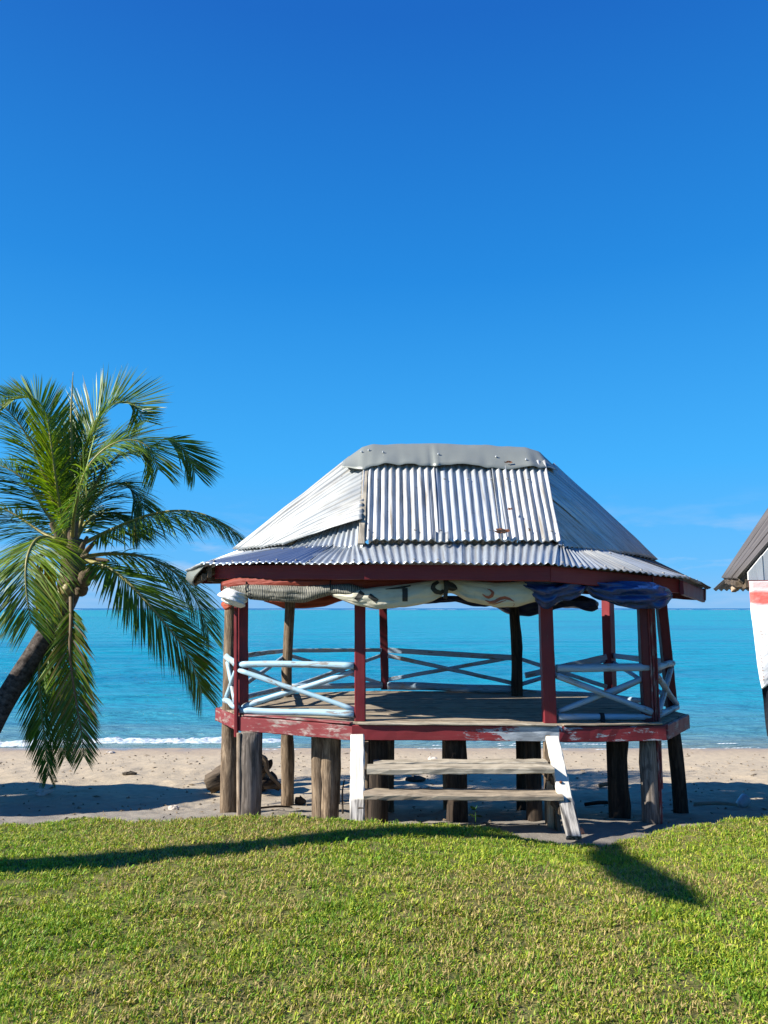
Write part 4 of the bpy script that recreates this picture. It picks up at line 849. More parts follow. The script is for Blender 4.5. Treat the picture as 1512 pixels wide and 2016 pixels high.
o, at = swag('red_rag', [(436, 1186, 1192, 7.45), (444, 1182, 1203, 7.42), (452, 1184, 1200, 7.4), (458, 1186, 1192, 7.38)], M['orangecloth'], 'small red rag poking out below the white cloth bundle', 'rag', 0.05, 0.02, ns=20, nvv=16, seed=15)

# ------------------------------------------------------------------ coconut palm on the sand at left
def mat_leaf():
    b = NB('palm_leaflet'); c = b.attr('col').outputs['Color']
    p = b.bsdf(c, 0.42, spec=0.3)
    t = b.n('ShaderNodeBsdfTranslucent'); b.l(b.mix(1.0, c, (1.3, 1.35, 0.5), 'MULTIPLY'), t.inputs[0])
    m = b.n('ShaderNodeMixShader'); m.inputs[0].default_value = 0.30; b.l(p, m.inputs[1]); b.l(t.outputs[0], m.inputs[2])
    return b.done(m.outputs[0])
M['leaf'] = mat_leaf()
M['rachis'] = plain('frond_rib', (0.20, 0.20, 0.05), 0.5, 0.35, 14, col2=(0.34, 0.28, 0.08))
M['rachis_brown'] = plain('dry_frond_rib', (0.16, 0.11, 0.06), 0.7, 0.35, 14)
M['fibre'] = plain('palm_fibre', (0.10, 0.065, 0.04), 0.95, 0.6, 50, bump=0.8, col2=(0.22, 0.16, 0.10))
def mat_trunk():
    b = NB('palm_trunk'); g = b.attr('grain').outputs['Vector']
    w = b.n('ShaderNodeTexWave', wave_type='BANDS', bands_direction='X', wave_profile='SAW'); w.inputs['Scale'].default_value = 3.4; w.inputs['Distortion'].default_value = 5.0; w.inputs['Detail'].default_value = 3
    b.l(g, w.inputs['Vector']); n = b.noise(b.mapv(g, (16, 9, 9)), 1.0, 6, 0.65); n2 = b.noise(b.mapv(g, (3, 3, 3)), 1.0, 4)
    c = b.mix(b.ramp(n, [(0.35, 0.0), (0.65, 1.0)]), (0.022, 0.017, 0.014), (0.14, 0.115, 0.098)); c = b.mix(b.ramp(w.outputs[0], [(0.0, 0.5), (0.3, 0.0)]), c, (0.02, 0.015, 0.012))
    c = b.mix(b.ramp(n2, [(0.55, 0.0), (0.72, 0.5)]), c, (0.34, 0.30, 0.26))
    h = b.math('ADD', w.outputs[0], b.math('MULTIPLY', n, 0.6))
    return b.done(b.bsdf(c, 0.92, normal=b.bump(h, 0.8, 0.02), spec=0.2))
M['trunk'] = mat_trunk()
TR = [P(-95, 1570, 9.3), P(-40, 1470, 9.55), P(0, 1396, 9.75), P(40, 1330, 9.85), P(85, 1262, 9.95), P(118, 1208, 10.0), P(138, 1150, 10.0), P(142, 1085, 10.0)]
zb_ = TR[0]; TR = [Vector((zb_.x - 0.35, zb_.y - 0.3, float(sand_z(zb_.x - 0.35, zb_.y - 0.3)) - 0.1))] + TR
PALM = empty('palm_tree', TR[0], 'coconut palm with leaning ringed trunk and shaggy green crown at left', 'palm tree')
pole('trunk', TR, [0.24, 0.175, 0.150, 0.140, 0.132, 0.13, 0.138, 0.16, 0.12], M['trunk'], PALM, sides=20, jit=0.05, seg=60, seed=4)
GREEN = np.array([0.068, 0.135, 0.009]); YG = np.array([0.19, 0.27, 0.012]); OLD = np.array([0.12, 0.115, 0.022]); YEL = np.array([0.52, 0.33, 0.015]); DRY = np.array([0.22, 0.16, 0.09])
def frond(pts, ll, n=78, g=0.35, dors=(0, -0.3, 1), t0=0.14, yg=0.2, old=0.05, rib='rachis', fwd=(0.75, 1.6), sides=(1, -1), r0=0.034, seed=0, gap=None, lift=0.25, dry=0.0, rnd=0.09, tipl=0.40, w0=0.0225):
    """one feather leaf: rib through surveyed points, leaflets along both sides that sag with gravity g"""
    ll = ll * 1.16; n = int(n * 1.9); rs = np.random.default_rng(seed + 100); Q = [P(*p) if not isinstance(p, Vector) else p for p in pts]
    # dense rib
    N = 60; D = []
    m = len(Q)
    for i in range(N + 1):
        u = i / N * (m - 1); j = min(m - 2, int(u)); f_ = u - j
        p0, p1, p2, p3 = Q[max(0, j-1)], Q[j], Q[j+1], Q[min(m-1, j+2)]
        D.append(0.5 * ((2*p1) + (p2-p0)*f_ + (2*p0-5*p1+4*p2-p3)*f_*f_ + (3*p1-p0-3*p2+p3)*f_**3))
    D = np.array([tuple(d) for d in D]); sl = np.concatenate([[0], np.cumsum(np.linalg.norm(np.diff(D, axis=0), axis=1))]); sl /= sl[-1]
    def pos(t): return np.stack([np.interp(t, sl, D[:, k]) for k in range(3)], -1)
    V, Fc, Cc = [], [], []; dn = np.array([0, 0, -1.0]); dv = np.array(dors, float); dv /= np.linalg.norm(dv)
    for sd in sides:
        for i in range(n):
            t = t0 + (1 - t0) * (i + rs.uniform(-0.3, 0.3)) / n; t = min(1, max(t0, t))
            if gap and gap[0] < t < gap[1] and rs.random() < gap[2]: continue
            q = (t - t0) / (1 - t0); p = pos(t); T = pos(min(1, t + 0.02)) - pos(max(0, t - 0.02)); T /= np.linalg.norm(T) + 1e-9
            sdv = np.cross(T, dv); sdv /= np.linalg.norm(sdv) + 1e-9; up = np.cross(sdv, T); 
            L = ll * (0.45 + 0.55 * min(1, q / 0.22)) * (1 - (1 - tipl) * max(0, (q - 0.45) / 0.55) ** 1.4) * rs.uniform(0.86, 1.1)
            fw = fwd[0] + (fwd[1] - fwd[0]) * q
            d = sdv * sd + T * fw + up * lift + rs.normal(0, rnd, 3); d /= np.linalg.norm(d)
            gg = 0.75 * g * (1 - 0.5 * q) * rs.uniform(0.7, 1.3); w = w0 * (0.8 + 0.4 * rs.random()) * (1 - 0.45 * q)
            pp = [p]; dd = d.copy()
            for k in range(3):
                dd = dd + dn * gg * (0.8, 0.35, 0.45)[k]; dd /= np.linalg.norm(dd); pp.append(pp[-1] + dd * L * (0.36, 0.34, 0.30)[k])
            ws = T - d * T.dot(d); ws /= np.linalg.norm(ws) + 1e-9; tl = rs.uniform(-0.5, 0.5); ws = ws * math.cos(tl) + np.cross(d, ws) * math.sin(tl)
            b0 = len(V)
            for k, wk in enumerate((0.45, 1.0, 0.8)): V += [pp[k] - ws * w * wk * 0.5, pp[k] + ws * w * wk * 0.5]
            V.append(pp[3]); Fc += [(b0, b0+1, b0+3, b0+2), (b0+2, b0+3, b0+5, b0+4), (b0+4, b0+5, b0+6)]
            r = rs.random(); c = GREEN
            if r < yg: c = GREEN + (YG - GREEN) * rs.uniform(0.4, 1)
            elif r < yg + old: c = OLD
            elif r < yg + old + dry: c = DRY
            c = c * rs.uniform(0.75, 1.3); tip = c * 0.85 + (OLD if dry < 0.3 else DRY) * 0.15
            Cc += [c] * 4 + [c, c, tip]
    o = mesh('frond', V, Fc, M['leaf'], PALM, col=np.array(Cc))
    st = [Vector(pos(k / 14)) for k in range(15)]
    pole('rib', st, [r0 * (1 - 0.9 * (k / 14) ** 0.8) for k in range(15)], M[rib], o, sides=7, jit=0.03, seg=40)
    return o
b0 = (142, 1082, 10.0)
# right, arching over
frond([(148, 1078, 10), (225, 1040, 9.9), (300, 1012, 9.8), (370, 1006, 9.8), (430, 1025, 9.8), (484, 1066, 9.8)], 0.70, 95, g=0.85, yg=0.12, seed=1, dors=(0, -0.15, 1), fwd=(0.5, 1.3), lift=0.1)
# right, behind, drooping
frond([(155, 1098, 10), (220, 1090, 10.3), (290, 1098, 10.5), (350, 1132, 10.6), (390, 1190, 10.6), (412, 1248, 10.6)], 0.78, 85, g=0.7, yg=0.4, seed=2, dors=(0.3, -0.2, 1), fwd=(0.6, 1.2))
# right, down in front
frond([(160, 1104, 9.9), (200, 1112, 9.5), (250, 1145, 9.3), (320, 1222, 9.2), (370, 1290, 9.2), (399, 1366, 9.2)], 0.72, 95, g=0.45, yg=0.12, seed=3, dors=(0.5, -0.6, 0.6), fwd=(0.7, 1.9), rib='rachis')
# two old leaves hanging down the trunk
frond([(140, 1160, 9.7), (140, 1220, 9.5), (138, 1290, 9.4), (148, 1370, 9.4), (160, 1440, 9.4), (165, 1490, 9.4)], 0.50, 75, g=0.45, yg=0.10, old=0.2, seed=4, dors=(0.2, -1, 0.1), rib='rachis_brown', fwd=(0.9, 1.4), dry=0.1)
frond([(128, 1170, 10.2), (100, 1240, 10.0), (78, 1310, 9.9), (82, 1400, 9.85), (90, 1470, 9.85), (96, 1528, 9.85)], 0.48, 85, g=0.55, yg=0.08, old=0.05, seed=5, dors=(-0.2, -1, 0.1), rib='rachis', fwd=(0.8, 1.5))
frond([(138, 1170, 10.2), (125, 1250, 10.2), (118, 1330, 10.2), (122, 1420, 10.1), (128, 1490, 10.1)], 0.46, 70, g=0.5, yg=0.05, seed=6, dors=(0.2, -1, 0.1), rib='rachis', fwd=(0.9, 1.6))
# near left, bent over towards the viewer, yellowing
frond([(118, 1075, 9.8), (92, 1058, 9.3), (68, 1066, 8.9), (52, 1105, 8.6), (52, 1165, 8.5), (62, 1228, 8.5)], 0.78, 85, g=0.75, yg=0.5, old=0.10, seed=7, dors=(-0.1, -0.6, 1), fwd=(0.4, 1.0), lift=0.1)
# left side leaves
frond([(130, 1050, 10), (95, 960, 10), (70, 890, 10), (38, 835, 10), (0, 795, 10), (-50, 775, 10)], 0.62, 85, g=0.6, yg=0.25, seed=8, dors=(0.7, -0.3, 0.7), fwd=(0.5, 1.3))
frond([(128, 1060, 10.1), (92, 1010, 10.2), (62, 962, 10.3), (20, 925, 10.3), (-40, 905, 10.3)], 0.70, 80, g=0.7, yg=0.25, seed=9, dors=(0.4, -0.3, 1), fwd=(0.5, 1.3))
frond([(126, 1068, 10.2), (88, 1052, 10.4), (40, 1020, 10.5), (0, 1000, 10.5), (-60, 990, 10.5)], 0.70, 80, g=0.8, yg=0.1, seed=10, dors=(0.1, -0.2, 1), fwd=(0.5, 1.2))
frond([(122, 1090, 10.2), (70, 1095, 10.4), (20, 1120, 10.5), (-30, 1165, 10.5), (-60, 1220, 10.5)], 0.68, 80, g=0.6, yg=0.5, old=0.1, seed=11, dors=(-0.2, -0.4, 1), fwd=(0.6, 1.3))
# young upright leaves
frond([(135, 1060, 10), (118, 960, 10), (102, 880, 10), (92, 825, 10), (76, 790, 10), (46, 780, 10), (16, 785, 10)], 0.60, 85, g=0.10, yg=0.85, seed=12, dors=(0.8, -0.5, 0.2), fwd=(1.5, 1.2), lift=0.35, t0=0.18)
frond([(140, 1060, 10.1), (150, 960, 10.1), (165, 890, 10.1), (190, 830, 10.1), (225, 795, 10.1), (262, 795, 10.1), (284, 830, 10.0)], 0.80, 95, g=0.12, yg=0.35, seed=13, dors=(-0.5, -0.7, 0.6), fwd=(0.9, 1.1), lift=0.3, t0=0.2, rib='rachis')
frond([(142, 1070, 9.9), (148, 1000, 9.5), (168, 930, 9.3), (205, 885, 9.2), (250, 866, 9.2), (292, 880, 9.2), (312, 925, 9.2)], 0.80, 95, g=0.65, yg=0.25, seed=14, dors=(-0.3, -0.6, 0.9), fwd=(0.5, 1.2), lift=0.15)
# broken leaf: stub and the tip that hangs from it
frond([(150, 1060, 10.2), (185, 960, 10.2), (230, 900, 10.2), (285, 885, 10.2), (324, 863, 10.2)], 0.50, 70, g=0.8, yg=0.1, seed=15, dors=(0, -0.3, 1), tipl=0.6, gap=(0.86, 1.0, 0.9))
frond([(324, 863, 10.2), (340, 868, 10.2), (360, 884, 10.2), (374, 905, 10.2), (384, 931, 10.2)], 0.52, 34, g=0.15, yg=0.1, seed=16, dors=(0.5, -0.7, 0.6), fwd=(1.1, 1.7), t0=0.05, r0=0.012, tipl=0.5)
# filling leaves behind
frond([(146, 1065, 10.3), (175, 1000, 10.6), (215, 955, 10.8), (255, 960, 10.9), (285, 1005, 10.9)], 0.78, 85, g=0.7, yg=0.1, seed=17, dors=(-0.2, -0.3, 1), fwd=(0.6, 1.2))
frond([(138, 1060, 10.3), (140, 980, 10.5), (148, 915, 10.6), (160, 860, 10.7), (178, 830, 10.8)], 0.62, 75, g=0.4, yg=0.1, seed=18, dors=(0.1, -1, 0.3), fwd=(0.7, 1.3), lift=0.2)
frond([(134, 1070, 9.9), (118, 1000, 9.7), (108, 930, 9.6), (100, 870, 9.6), (92, 815, 9.7)], 0.42, 64, g=0.35, yg=0.6, seed=20, dors=(0.9, -0.3, 0.2), fwd=(0.9, 1.6), lift=0.2, rnd=0.22)
frond([(146, 1072, 10.1), (170, 1030, 10.3), (210, 1010, 10.5), (250, 1020, 10.6), (275, 1055, 10.6)], 0.6, 70, g=0.7, yg=0.15, seed=21, dors=(0, -0.3, 1), fwd=(0.6, 1.2))
pole('spear_leaf', [P(141, 1000, 10), P(141, 900, 10), P(140, 820, 10), P(144, 732, 10)], [0.02, 0.022, 0.016, 0.003], M['rachis'], PALM, sides=6, seg=20)
# crown shaft: fibre, stubs of cut leaves, yellow dying leaflets, coconuts
for q, (a, b, r) in enumerate((((142, 1150, 9.9), (148, 1062, 9.95), 0.2), ((150, 1115, 9.85), (188, 1065, 9.8), 0.035), ((152, 1105, 9.85), (172, 1056, 9.8), 0.035), ((150, 1112, 9.85), (174, 1092, 9.8), 0.04),
    ((158, 1110, 9.9), (215, 1104, 9.8), 0.032), ((155, 1125, 9.9), (205, 1120, 9.8), 0.03), ((130, 1090, 9.85), (100, 1030, 9.8), 0.05), ((145, 1080, 9.85), (135, 1010, 9.85), 0.06), ((140, 1085, 9.85), (152, 1000, 9.85), 0.06))):
    pole('leaf_base', [P(*a), (P(*a) + P(*b)) / 2 + Vector((0, 0, 0.03)), P(*b)], [r, r * 0.95, r * 0.55], M['fibre'], PALM, sides=10, jit=0.25, seg=12)
def nut(px, py, Y, r, m): 
    c_ = P(px, py, Y); return pole('coconut', [c_ + Vector((0, 0, r * 1.15)), c_ + Vector((0, 0, r * 0.8)), c_, c_ - Vector((0, 0, r * 0.8)), c_ - Vector((0, 0, r * 1.1))], [r * 0.2, r * 0.75, r, r * 0.75, r * 0.2], m, PALM, sides=14, jit=0.05, seg=14)
M['nut'] = plain('green_brown_coconut', (0.22, 0.16, 0.06), 0.5, 0.3, 8, col2=(0.34, 0.29, 0.12))
nut(124, 1172, 9.7, 0.10, M['nut']); nut(133, 1160, 9.65, 0.07, M['nut']); nut(166, 1140, 9.8, 0.10, M['fibre']); nut(178, 1128, 9.85, 0.09, M['fibre']); nut(160, 1160, 9.85, 0.09, M['fibre'])
V, Fc, Cc = [], [], []; rs = random.Random(8)
for q in range(60):                                                 # dying yellow leaflets in the shade of the near leaf
    a = P(rs.uniform(72, 110), rs.uniform(1105, 1150), 9.0 + rs.uniform(-.2, .2)); b = a + Vector((rs.uniform(-.08, .12), rs.uniform(-.05, .05), -rs.uniform(0.3, 0.62))); w = 0.014; m_ = (a + b) / 2 + Vector((rs.uniform(-.04, .04), 0, 0))
    k = len(V); V += [a - Vector((w * .4, 0, 0)), a + Vector((w * .4, 0, 0)), m_ - Vector((w, 0, 0)), m_ + Vector((w, 0, 0)), b]; Fc += [(k, k+1, k+3, k+2), (k+2, k+3, k+4)]
    Cc += [(YEL if rs.random() < 0.7 else YG) * rs.uniform(0.7, 1.2)] * 5
mesh('dying_leaflets', V, Fc, M['leaf'], PALM, col=np.array(Cc))

# ------------------------------------------------------------------ hut at the right edge
HUT = empty('thatch_style_hut', (5.2, 8.3, -0.1), 'hut with steep brown corrugated roof and pale gable at the right edge', 'hut') if False else empty('beach_hut', (5.2, 8.3, -0.1), 'hut with steep brown corrugated roof and pale gable at the right edge', 'hut')
def off(p, dx=0, dy=0, dz=0): return Vector((p.x + dx, p.y + dy, p.z + dz))
A0 = P(1455, 1140, 6.5); dirY = Vector((P(1424, 1139, 9.5).x - A0.x, 3.0, 0)); up = Vector((57 * 6.5 / F, 0.0, 62 * 6.5 / F)).normalized() * 2.6
A1 = A0 + dirY + Vector((0, 0, P(1424, 1139, 9.5).z - A0.z)); rx = A0 + up
bs = M['brown_sheet']; upb = (P(1512, 1008, 9.5) - P(1424, 1139, 9.5)).normalized() * 2.85
for q in range(4):
    f0, f1 = q / 4 - 0.01, (q + 1) / 4 + 0.01; lo = [A0 + (A1 - A0) * f0, A0 + (A1 - A0) * f1]
    sheet('roof_sheet', lo, [A0 + up + (A1 + upb - A0 - up) * f0, A0 + up + (A1 + upb - A0 - up) * f1], bs, seed=80 + q, parent=HUT, nt_=12, lift=0.004 * (q % 2), amp=0.02, n_corr=7)
apex = A0 + up; mx = Vector((2 * apex.x - A0.x, A0.y, A0.z)); m1 = mx + (A1 - A0)
for q in range(3):
    f0, f1 = q / 3, (q + 1) / 3 + 0.01; lo = [mx + (m1 - mx) * f1, mx + (m1 - mx) * f0]
    sheet('roof_sheet', lo, [p + Vector((-up.x, up.y, up.z)) for p in lo], bs, seed=86 + q, parent=HUT, nt_=8)
e_ = 0.06
beam('verge_board', off(A0, 0.02, 0.02, -0.025), off(apex, 0.0, 0.02, -0.04), 0.03, 0.045, M['timber'], HUT, n=8); beam('verge_board', off(mx, -0.05, 0.04, -0.06), off(apex, 0.0, 0.045, -0.08), 0.04, 0.10, M['timber'], HUT, n=8)
beam('eave_plate', off(P(1424, 1142, 9.5), 0.03, -0.05, -0.02), off(A0, 0.06, 0.12, -0.04), 0.07, 0.05, M['timber'], HUT, n=10, jit=0.008)
sheet('skirt_sheet', [P(1404, 1162, 10.6), P(1500, 1163, 10.6)], [P(1428, 1140, 9.9), P(1500, 1138, 9.9)], bs, seed=92, parent=HUT, nt_=8, amp=0.014)
sheet('skirt_sheet', [off(P(1404, 1162, 10.6), 0.5, 0.0, 0), off(P(1404, 1162, 10.6), 3.6, 0.4, 0)], [off(P(1428, 1140, 9.9), .5, 0, 0.05), off(P(1428, 1140, 9.9), 3.4, 0.2, 0.05)], bs, seed=93, parent=HUT, nt_=8)
beam('rafter', P(1444, 1161, 7.9), P(1484, 1116, 7.2), 0.05, 0.06, M['timber_pale'], HUT, n=5); beam('rafter', P(1468, 1135, 7.0), P(1492, 1102, 6.9), 0.045, 0.05, M['timber_pale'], HUT, n=5)
M['gable'] = wood('whitewashed_gable_board', (0.34, 0.34, 0.33), (0.5, 0.5, 0.48), (0.66, 0.67, 0.66), 0.36, 0.10, rough=0.85, gs=(1.5, 12, 12))
GY = 6.465; gx0 = P(1474, 1142, GY).x; gz0 = P(1474, 1142, GY).z; apx = apex.x; slope = up.z / up.x
xw = gx0; k = 0
while xw < 2 * apx - gx0 - 0.02:
    w = 0.135; x2 = min(xw + w, 2 * apx - gx0)
    def gh(x): return A0.z + slope * (min(x, 2 * apx - x) - A0.x) - 0.015
    if gh((xw + x2) / 2) > gz0 + 0.04:
        q = [(xw, gz0), (x2 - 0.004, gz0), (x2 - 0.004, max(gz0 + 0.01, gh(x2)))] + ([(apx, gh(apx))] if xw < apx < x2 else []) + [(xw + 0.001, max(gz0 + 0.01, gh(xw)))]
        n = len(q); yo = 0.003 * (k % 2); V = [(a, GY + yo, b) for a, b in q] + [(a, GY + yo + 0.02, b) for a, b in q]; og = k * 3.1
        mesh('gable_board', V, [tuple(range(n)), tuple(range(2*n-1, n-1, -1))] + [(i + n, i, (i+1) % n, (i+1) % n + n) for i in range(n)][::1], M['gable'], HUT, grain=[(v[2] + og, v[0] + og, v[1]) for v in V])
    xw = x2; k += 1
beam('tie_beam', (gx0 - 0.02, GY + 0.05, gz0 - 0.03), (2 * apx - gx0, GY + 0.05, gz0 - 0.03), 0.06, 0.08, M['timber'], HUT)
for (x_, y_) in ((gx0 + 0.28, GY + 0.12), (2 * apx - gx0 - 0.1, GY + 0.12), (gx0 + 2.15, 9.6), (2 * apx - gx0 + 0.9, 9.6)):
    pole('post', [(x_, y_, float(sand_z(x_, y_)) - 0.1), (x_, y_, gz0)], 0.07, M['log_dark'], HUT, sides=12)
V, Fc = poly_prism([(gx0 + 0.38, 6.72), (2 * apx - gx0, 6.72), (2 * apx - gx0 + 0.9, 9.7), (gx0 + 2.1, 9.7)], 0.88, 0.95); mesh('floor', V, Fc, M['deck'], HUT, grain=V)
# printed cloth hung over the front of that hut
CY = 6.435
def mat_hanging():
    b = NB('red_and_white_cloth'); a = b.attr('along').outputs['Vector']; sp = b.n('ShaderNodeSeparateXYZ'); b.l(a, sp.inputs[0])
    n = b.noise(b.mapv(a, (6, 9, 6)), 1.0, 4, 0.6); n2 = b.noise(b.mapv(a, (20, 20, 20)), 1.0, 4)
    t = b.math('ADD', sp.outputs[1], b.math('MULTIPLY', b.math('SUBTRACT', n, 0.5), 0.06))
    c = b.ramp(t, [(0.05, (0.78, 0.42, 0.42)), (0.075, (0.80, 0.60, 0.60)), (0.105, (0.66, 0.13, 0.11)), (0.19, (0.66, 0.15, 0.13)), (0.205, (0.72, 0.55, 0.56)), (0.23, (0.80, 0.79, 0.80))])
    c = b.mix(b.ramp(n, [(0.52, 0.0), (0.7, 0.35)]), c, (0.78, 0.62, 0.6)); 
    return b.done(b.bsdf(c, 0.8, normal=b.bump(n, 0.5, 0.03), spec=0.2))
ns, nv = 40, 60; pts = np.zeros((ns, nv, 3)); al = np.zeros((ns, nv, 3))
for j in range(nv):
    f_ = j / (nv - 1); py = 1144 + 213 * f_; lx = np.interp(py, [1144, 1200, 1260, 1310, 1340, 1357], [1474, 1478, 1484.5, 1490, 1496, 1501]); lx3 = P(lx, py, CY).x; z = P(1490, py, CY).z
    for i in range(ns):
        g_ = i / (ns - 1); x_ = lx3 + (4.5 - lx3) * g_
        zz = z + (0.10 * f_ * min(1, max(0, (x_ - P(1500, 1300, CY).x) / 0.1)) if f_ > 0.5 else 0)
        pts[i, j] = (x_, CY - 0.42 * (x_ - lx3) - 0.012 * math.sin(x_ * 14 + f_ * 2) * (0.3 + f_) - 0.012 * float(fbm(x_ * 3, f_ * 2.5, 3, 18)), zz); al[i, j] = (x_ - 3.2, f_ * 0.95, 0)
v = pts.reshape(-1, 3); i, j = np.meshgrid(np.arange(ns - 1), np.arange(nv - 1), indexing='ij'); i = i.ravel(); j = j.ravel()
o = mesh('hanging_cloth', v, np.stack([i*nv+j, i*nv+j+1, (i+1)*nv+j+1, (i+1)*nv+j], 1), mat_hanging(), None, smooth=True, along=al.reshape(-1, 3)); tag(o, 'white cloth with red top band hung on the right hut', 'cloth')
md = o.modifiers.new('thickness', 'SOLIDIFY'); md.thickness = 0.004
J = Join(); rs = random.Random(12)
for col_, (x0, x1, y0, y1) in enumerate(((1486, 1489, 1217, 1245), (1490, 1500, 1282, 1352), (1495, 1503, 1237, 1262), (1497, 1504, 1292, 1345))):
    n = int((y1 - y0) / 5.5)
    for q in range(n):
        f_ = q / n; c_ = P(x0 + (x1 - x0) * f_ + rs.uniform(-.5, .5), y0 + (y1 - y0) * f_, CY - 0.09); w, h = 0.006, 0.006
        for r_ in range(2):
            a = c_ + Vector((rs.uniform(-w, w), 0, rs.uniform(-h, h))); V = [a, a + Vector((rs.uniform(.003, .008), 0, .001)), a + Vector((rs.uniform(.002, .006), 0, rs.uniform(.006, .012))), a + Vector((-.001, 0, .006))]
            J.add((V, [(0, 1, 2, 3)], V, V))
mesh('faint_print', J.V, J.F, M['orange_ink'], o)
ns, nv = 14, 24; pts = np.zeros((ns, nv, 3))
for i in range(ns):
    for j in range(nv):
        f_ = j / (nv - 1); py = 1342 + 108 * f_; lx = np.interp(py, [1342, 1360, 1380, 1400, 1450], [1500, 1502, 1506, 1508, 1511]); x0 = P(lx, py, CY + .1).x
        pts[i, j] = (x0 + 0.35 * i / (ns - 1), CY + 0.10 + 0.03 * math.sin(i * 0.9 + f_ * 3) , P(1500, py, CY + .1).z)
o = grid('dark_cloth', pts, cloth('black_cloth', (0.006, 0.007, 0.011), (0.012, 0.013, 0.02)), grain=pts, thick=-0.004); tag(o, 'black cloth hanging below the white cloth at the right edge', 'cloth')

# ------------------------------------------------------------------ things lying on the beach
DW = empty('driftwood_stump', G(478, 1552, -0.45), 'dark driftwood stump with tangled roots behind the left posts', 'driftwood')
YD = 10.2
pole('log', [P(408, 1540, YD), P(440, 1528, YD), P(500, 1518, YD + .1), P(520, 1512, YD + .1)], [0.13, 0.15, 0.17, 0.14], M['timber'], DW, sides=16, jit=0.45, seg=30, knots=5, seed=31)
for q, (pl, r) in enumerate((([(500, 1530), (515, 1500), (524, 1490)], .05), ([(505, 1520), (525, 1512), (533, 1505), (532, 1496)], .045), ([(510, 1490), (522, 1497), (527, 1520), (545, 1540), (556, 1551)], .05), ([(500, 1540), (530, 1540), (552, 1552)], .06), ([(500, 1545), (535, 1548), (570, 1550)], .04), ([(470, 1500), (490, 1494), (515, 1494)], .06), ([(505, 1545), (515, 1525), (530, 1500)], .045), ([(515, 1548), (540, 1535), (532, 1520)], .05))):
    pole('root', [P(a, b, YD - 0.1 - 0.03 * (q % 3)) for a, b in pl], [r, r * .9] + [r * .5] * (len(pl) - 2), M['log_dark'] if q % 2 else M['timber'], DW, sides=9, jit=0.3, seg=12, knots=2, seed=40 + q)
def lump(name, px, py, r, mat, label, cat, flat=0.5, seed=0, Y=None, z=None):
    zz = -0.3
    for _ in range(12): p = G(px, py, zz); zz = float(sand_z(p.x, p.y, False))
    n = 10; V = []; Fc = []; rs = random.Random(seed)
    for i in range(6):
        for j in range(n):
            a = 6.283 * j / n; e = math.pi * (i / 5 - 0.5); q = r * (1 + 0.45 * float(fbm(math.cos(a) * 2 + seed, e * 2 + math.sin(a), 2, seed)))
            V.append((p.x + q * math.cos(e) * math.cos(a), p.y + q * math.cos(e) * math.sin(a) * 0.7, zz + r * flat * 0.5 + q * flat * math.sin(e)))
    for i in range(5):
        for j in range(n): Fc.append((i*n + j, i*n + (j+1) % n, (i+1)*n + (j+1) % n, (i+1)*n + j))
    o = mesh(name, V, Fc, mat, None, smooth=False); tag(o, label, cat); return o
M['weed'] = plain('dry_seaweed', (0.05, 0.04, 0.028), 0.95, 0.5, 30, bump=0.8); M['coral'] = plain('coral_rock', (0.52, 0.46, 0.40), 0.9, 0.3, 30, bump=0.6); M['stone'] = plain('dark_stone', (0.07, 0.055, 0.045), 0.9, 0.4, 20, bump=0.5)
lump('rock', 590, 1583, 0.07, M['stone'], 'dark pointed rock right of the thin back log post', 'rock', 0.8, 1)
lump('rock', 514, 1555, 0.09, M['stone'], 'dark rounded rock in front of the driftwood roots', 'rock', 0.6, 2)
lump('coral_lump', 86, 1564, 0.10, M['coral'], 'pale lump of coral in the shade on the sand at far left', 'coral', 0.5, 3)
lump('seaweed_clump', 815, 1537, 0.13, M['weed'], 'dark clump of dry seaweed seen between the two stair treads', 'seaweed', 0.3, 4)
lump('seaweed_clump', 255, 1525, 0.10, M['weed'], 'small dark clump of seaweed at the edge of the shade at left', 'seaweed', 0.35, 5)
lump('coral_lump', 851, 1497, 0.08, M['coral'], 'pale piece of coral just above the upper stair tread', 'coral', 0.5, 6)
lump('coral_lump', 216, 1483, 0.09, M['coral'], 'pinkish scrap of coral on the sand near the wave at left', 'coral', 0.3, 7)
lump('rock', 342, 1594, 0.05, M['coral'], 'small pale stone in front of the left sand hollow', 'rock', 0.6, 8)
lump('rock', 1144, 1641, 0.035, plain('brick_lump', (0.45, 0.2, 0.12), 0.85, 0.3, 30), 'small orange brown stone against the foot of the right stringer', 'rock', 0.9, 9)
# leaf litter, twigs and shell bits
J = Join(); rs = random.Random(21)
for q in range(1300):
    x_, y_ = rs.uniform(-7, 8), 6.2 + 9 * rs.random() ** 0.9; z_ = float(sand_z(x_, y_)) + 0.004; s_ = rs.uniform(0.007, 0.03) * (2.2 if rs.random() < 0.07 else 1); a = rs.uniform(0, 6.28); el_ = rs.uniform(1, 3.5)
    ux, uy = math.cos(a) * s_ * el_ * .5, math.sin(a) * s_ * el_ * .5; vx, vy = -math.sin(a) * s_ * .5, math.cos(a) * s_ * .5; h = rs.uniform(.006, .022)
    V = [(x_ - ux, y_ - uy, z_), (x_ + vx, y_ + vy, z_), (x_ + ux, y_ + uy, z_ + h * .4), (x_ - vx, y_ - vy, z_), (x_, y_, z_ + h)]; J.add((V, [(0, 4, 1), (1, 4, 2), (2, 4, 3), (3, 4, 0), (0, 1, 2, 3)], V, V))
o = J.build('beach_litter', plain('leaf_litter', (0.07, 0.05, 0.035), 0.9, 0.5, 3, col2=(0.30, 0.23, 0.15)), None); tag(o, 'bits of dead leaf, twig and shell strewn over the sand', 'litter', kind='stuff')
